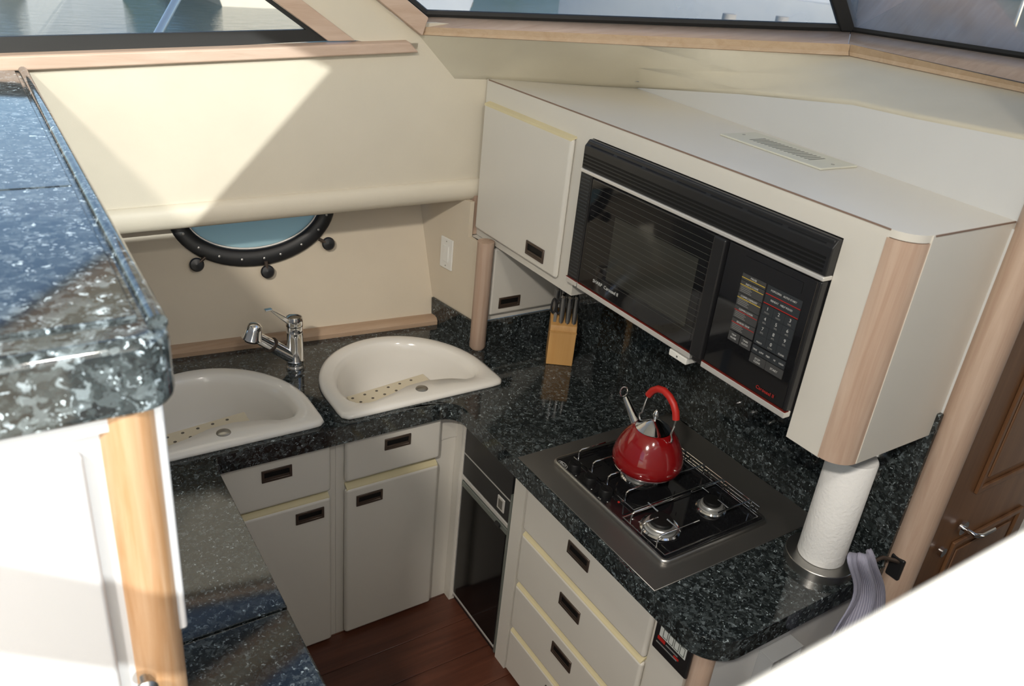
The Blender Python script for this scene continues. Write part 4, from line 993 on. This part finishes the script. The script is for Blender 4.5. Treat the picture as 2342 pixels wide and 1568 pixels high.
# core slab with rounded vertical corner
cp_ = [Vector((-1.2, BY0, 0)), Vector((BX - rad, BY0, 0))] + [Vector((BX - rad + rad * math.sin(t), BY0 + rad - rad * math.cos(t), 0)) for t in [PI / 2 * i / 6 for i in range(1, 7)]] + [Vector((BX, by1(BX), 0)), Vector((-1.2, by1(-1.2), 0))]
MB().prism([p + V(0, 0, BZ - BT) for p in cp_], (0, 0, BT - .006)).build('edge_slab', 'granite_sunlit', bt, bevel=.018, seg=4, ang=50)
# top tiles with open joints, inside the raised bead
ys_ = [BY0 + .06, 1.672, 2.86]
for i in range(2):
    for (xa, xb) in ((-1.18, -.62), (-.615, -.06 + .0), (-.055, BX - .035)) if False else ((-1.18, -.505), (-.50, BX - .035)):
        y0_, y1_ = ys_[i] + .004, ys_[i + 1] - .004
        MB().box(xa, xb, y0_, min(y1_, by1(0) - .06), BZ - .0065, BZ - .0005).build('tile', 'granite_sunlit', bt, bevel=.0015, seg=1)
# raised bead along the right edge
MB().tube([(BX - .014, BY0 + .04, BZ - .004), (BX - .014, by1(BX) - .02, BZ - .004)], .013, 12).build('edge_bead', 'granite_sunlit', bt)
bcb = thing('bar_cabinet', (-.4, 1.9, .95), 'tall white bar cabinet with oak corner post under the granite bar top', 'cabinet')
MB().box(-1.15, .085, BY0 + .03, 2.8, .0, BZ - BT - .008).build('body', 'barwhite', bcb)
MB().box(-1.15, .090, BY0 + .018, BY0 + .03, BZ - BT - .022, BZ - BT).build('top_rail', 'barwhite', bcb)
MB().lathe([(0, 0), (.041, 0), (.041, BZ - BT), (0, BZ - BT)], (.113, BY0 + .052, 0), n=32).build('corner_post', 'oakbar', bcb, label='rounded oak corner post')
MB().box(.13, .155, BY0 + .06, 2.75, .0, BZ - BT).build('side_panel', 'barwhite', bcb)
MB().box(.1435, .163, BY0 + .035, 1.6, 1.555, BZ - BT - .006).build('side_flap', 'barwhite', bcb, bevel=.006, seg=3)
bd_ = MB().box(-1.1, .055, BY0 + .008, BY0 + .029, .98, BZ - BT - .045).build('door', 'barwhite', bcb, bevel=.008, seg=3)
kp = py(333, 1562, BY0 - .01)
MB().lathe([(.006, 0), (.006, .018), (.015, .022), (.017, .028), (.012, .034), (0, .035)], (kp.x, BY0 + .008, kp.z - .004), (0, -1, 0), 20).build('door_knob', 'steel', bd_)

# ================================================================== ADDED FILL LIGHTS
for i, (lx, ly, en) in enumerate(FILL_LAMPS):
    lm = thing('fill_lamp', (lx, ly, 4.0), ('added round fill lamp on the unseen saloon ceiling, aft of the camera', 'added round fill lamp on the unseen saloon ceiling, nearest the windscreen')[i], 'lamp')
    MB().lathe([(0, .048), (.15, .048), (.16, .03), (.15, 0), (.135, -.002), (.135, .01)], (lx, ly, 4.0), n=32).build('rim', 'whiteg', lm)
    MB().lathe([(0, -.012), (.08, -.010), (.134, .0)], (lx, ly, 4.0), n=32).build('lens', 'lens', lm)
    ll = bpy.data.lights.new('lamp', 'AREA'); ll.shape = 'DISK'; ll.size = .27; ll.energy = en; ll.color = (1, .93, .84)
    lo = bpy.data.objects.new('lamp', ll); COL.objects.link(lo); lo.location = (0, 0, -.02); lo.parent = lm

# ================================================================== OUTSIDE
MB().prism([(-90, -60, .35), (120, -60, .35), (120, 140, .35), (-90, 140, .35)], (0, 0, -.05), holes=[[(-3, -1.5, .35), (3.4, -1.5, .35), (3.4, 3.06, .35), (-3, 3.06, .35)]]).build('ground', 'water', **ST)
# own topsides and foredeck
MB().prism([(2.0, 3.05, 2.12), (-3, 3.25, 2.0), (-3, -1.6, 2.0), (2.6, -1.6, 2.2), (7.5, .4, 2.35), (9.2, 1.6, 2.42), (7.0, 2.9, 2.35), (4.5, 3.35, 2.25)], (0, 0, -.03),
           holes=[[(-2.7, 2.95, 2.1), (-2.7, -1.4, 2.1), (2.7, -1.4, 2.1), (2.95, .9, 2.15), (2.9, 1.9, 2.2), (1.7, 2.9, 2.12)]]).build('floor', 'deck', **ST)
rail = thing('deck_rail', (5, 3.1, 2.3), 'stainless steel guard rail along the edge of the foredeck', 'rail')
rp = [V(2.2, 3.12, 2.95), V(4.5, 3.3, 3.0), V(7.0, 2.9, 3.1), V(9.1, 1.6, 3.2), V(7.4, .5, 3.1), V(4, -1.2, 3.0)]
MB().tube(rp, .018, 10).build('top_tube', 'chrome', rail)
for p_ in ((4.5, 3.3), (6.0, 3.1), (7.0, 2.88), (8.3, 2.1), (8.2, 1.0), (6.3, -.05)):
    MB().tube([(p_[0], p_[1], 2.3), (p_[0] + .05, p_[1] + .03, 3.06)], .014, 8).build('stanchion', 'chrome', rail)
s0, s1 = on_ray_depth(362, 76, 3.6), on_ray_depth(425, -40, 3.9)
st2 = thing('side_stanchion', s0 - V(0, 0, .6), 'bright chrome stanchion outside the side window', 'stanchion')
MB().tube([s0 - (s1 - s0) * 3.0, s1 + (s1 - s0) * 1.5], .019, 12).build('tube', 'silver', st2)
hatch = thing('deck_hatch', (5.3, 1.4, 2.3), 'pale square hatch on the foredeck ahead of the windscreen', 'hatch')
MB().box(5.0, 5.7, 1.1, 1.8, 2.30, 2.36).build('frame', 'hullw', hatch, bevel=.02)
MB().box(5.06, 5.64, 1.16, 1.74, 2.36, 2.37).build('lid', 'clear', hatch, bevel=.01)
# wooded far shore, added to darken the reflections in the water
random.seed(3)
for nm_, pts_ in (('trim_20', [(-90, 62), (-50, 58), (-20, 60), (5, 57), (30, 60), (60, 50), (90, 20), (100, -30)]),):
    r1_, r2_, r3_ = [], [], []
    for i in range(len(pts_) - 1):
        for j in range(14):
            f_ = j / 14; x_ = pts_[i][0] * (1 - f_) + pts_[i + 1][0] * f_; y_ = pts_[i][1] * (1 - f_) + pts_[i + 1][1] * f_
            h_ = 9 + 3 * math.sin(i * 2 + f_ * 5) + random.uniform(-1.2, 1.2)
            r1_.append(V(x_, y_, .3)); r2_.append(V(x_ * 1.03, y_ * 1.03 + random.uniform(-.6, .6), h_ * .75)); r3_.append(V(x_ * 1.12, y_ * 1.12, h_))
    MB().loft([r1_, r2_, r3_], closed=False).build(nm_, 'shore', **ST)
# neighbouring boats and the quay
def boat(x, y, L, B_, Hh, yaw, label, canvas='navy', cab=1.0, hm_='hullw'):
    t = thing('moored_boat', (x, y, .35), label, 'boat')
    t.rotation_euler = (0, 0, yaw)
    def loc(mb, nm, mat, **k):
        o = MB(); o.v = [tuple(Vector(p) + Vector((x, y, .35))) for p in mb.v]; o.f = mb.f; o.sm = mb.sm
        return o.build(nm, mat, t, **k)
    rg = []
    for f_, wd, sh in ((-.5, .42, 0), (-.2, .5, .0), (.1, .48, .06), (.3, .36, .14), (.44, .16, .24), (.5, .01, .32)):
        xx = L * f_; ww = B_ * wd; zt2 = Hh * (1 + sh)
        rg.append([V(xx, -ww * .78, -.1), V(xx, -ww, zt2 * .5), V(xx + L * .01, -ww, zt2), V(xx + L * .01, ww, zt2), V(xx, ww, zt2 * .5), V(xx, ww * .78, -.1)])
    loc(MB().loft(rg, closed=True).add(rg[0], [(0, 1, 2, 3, 4, 5)]), 'hull', hm_)
    loc(MB().loft([[p + (V(0, -.02, .25) if p.y < 0 else V(0, .02, .25)) for p in (V(r_[0].x, r_[0].y * 1.12, 0), V(r_[0].x, r_[0].y * 1.16, .12), V(r_[0].x, -r_[0].y * 1.16, .12), V(r_[0].x, -r_[0].y * 1.12, 0))] for r_ in rg[:5]]), 'boot_stripe', canvas)
    c_ = MB().hexa([V(-L * .32, -B_ * .36, Hh), V(L * .16, -B_ * .34, Hh), V(L * .16, B_ * .34, Hh), V(-L * .32, B_ * .36, Hh)],
                   [V(-L * .28, -B_ * .3, Hh + 1.1 * cab), V(L * .06, -B_ * .28, Hh + 1.1 * cab), V(L * .06, B_ * .28, Hh + 1.1 * cab), V(-L * .28, B_ * .3, Hh + 1.1 * cab)])
    cb = loc(c_, 'cabin', 'hullw', bevel=.05)
    for s_ in (-1, 1): loc(MB().obox(V(-L * .09, s_ * B_ * .335, Hh + .62 * cab), (1, 0, 0), (0, 1, 0), (0, 0, 1), L * .16, .05, .22 * cab), 'window', 'blackg')
    loc(MB().box(-L * .30, L * .0, -B_ * .3, B_ * .3, Hh + 1.1 * cab + .9, Hh + 1.1 * cab + .98), 'canopy', canvas)
    for sx_ in (-.28, -.02):
        for s_ in (-1, 1): loc(MB().tube([(L * sx_, s_ * B_ * .26, Hh + 1.0), (L * sx_, s_ * B_ * .27, Hh + 1.1 * cab + .92)], .03, 6), 'strut', 'chrome')
    loc(MB().tube([(L * .02, 0, Hh + 1), (L * .02, 0, Hh + 6.5)], .06, 8), 'mast', 'silver')
boat(-12.5, 27, 10, 2.7, 1.5, .05 + PI / 2, 'white motor boat with navy canopy, farthest left beyond the side window')
boat(-8.6, 26, 9, 2.5, 1.3, -.04 + PI / 2, 'dark blue hulled motor boat between two white ones beyond the side window', 'hullw', 1.0, 'navy')
boat(-5.0, 27, 10, 2.6, 1.6, .03 + PI / 2, 'white motor boat with red canopy beyond the side window', 'redprint')
boat(-1.4, 26, 9, 2.5, 1.4, PI / 2, 'grey hulled motor boat beyond the side window, beside the red canopy boat', 'navy', 1.0, 'dockm')
boat(2.4, 27, 11, 2.8, 1.5, .02 + PI / 2, 'white motor boat with cream canopy beyond the side window', 'strip')
boat(6.6, 26, 10, 2.7, 1.4, -.03 + PI / 2, 'cream hulled boat moored beyond the window pillar', 'navy', 1.0, 'creamwall')
boat(11, 26, 10, 3.4, 1.5, PI / 2, 'white motor boat moored off the port bow, seen through the windscreen', 'strip')
boat(17, 15, 10, 3.4, 1.4, 2.4, 'white boat lying beyond the bow rail, seen through the windscreen')
boat(24, 4, 12, 3.8, 1.7, 2.9, 'long white boat behind the quay ahead, at the right of the windscreen')
dk = thing('quay', (16, 12, .8), 'weathered timber quay ahead of the bow, seen through the windscreen', 'quay')
for i in range(40):
    MB().box(13.2 + .0, 15.2, -6 + i * .5, -6 + i * .5 + .46, .82, .88).build('plank', 'dockm', dk)
for i in range(5):
    for x_ in (13.4, 15.0): MB().cyl((x_, -5 + i * 4.4, 0), .14, 1.5, n=12).build('piling', 'dockm', dk)
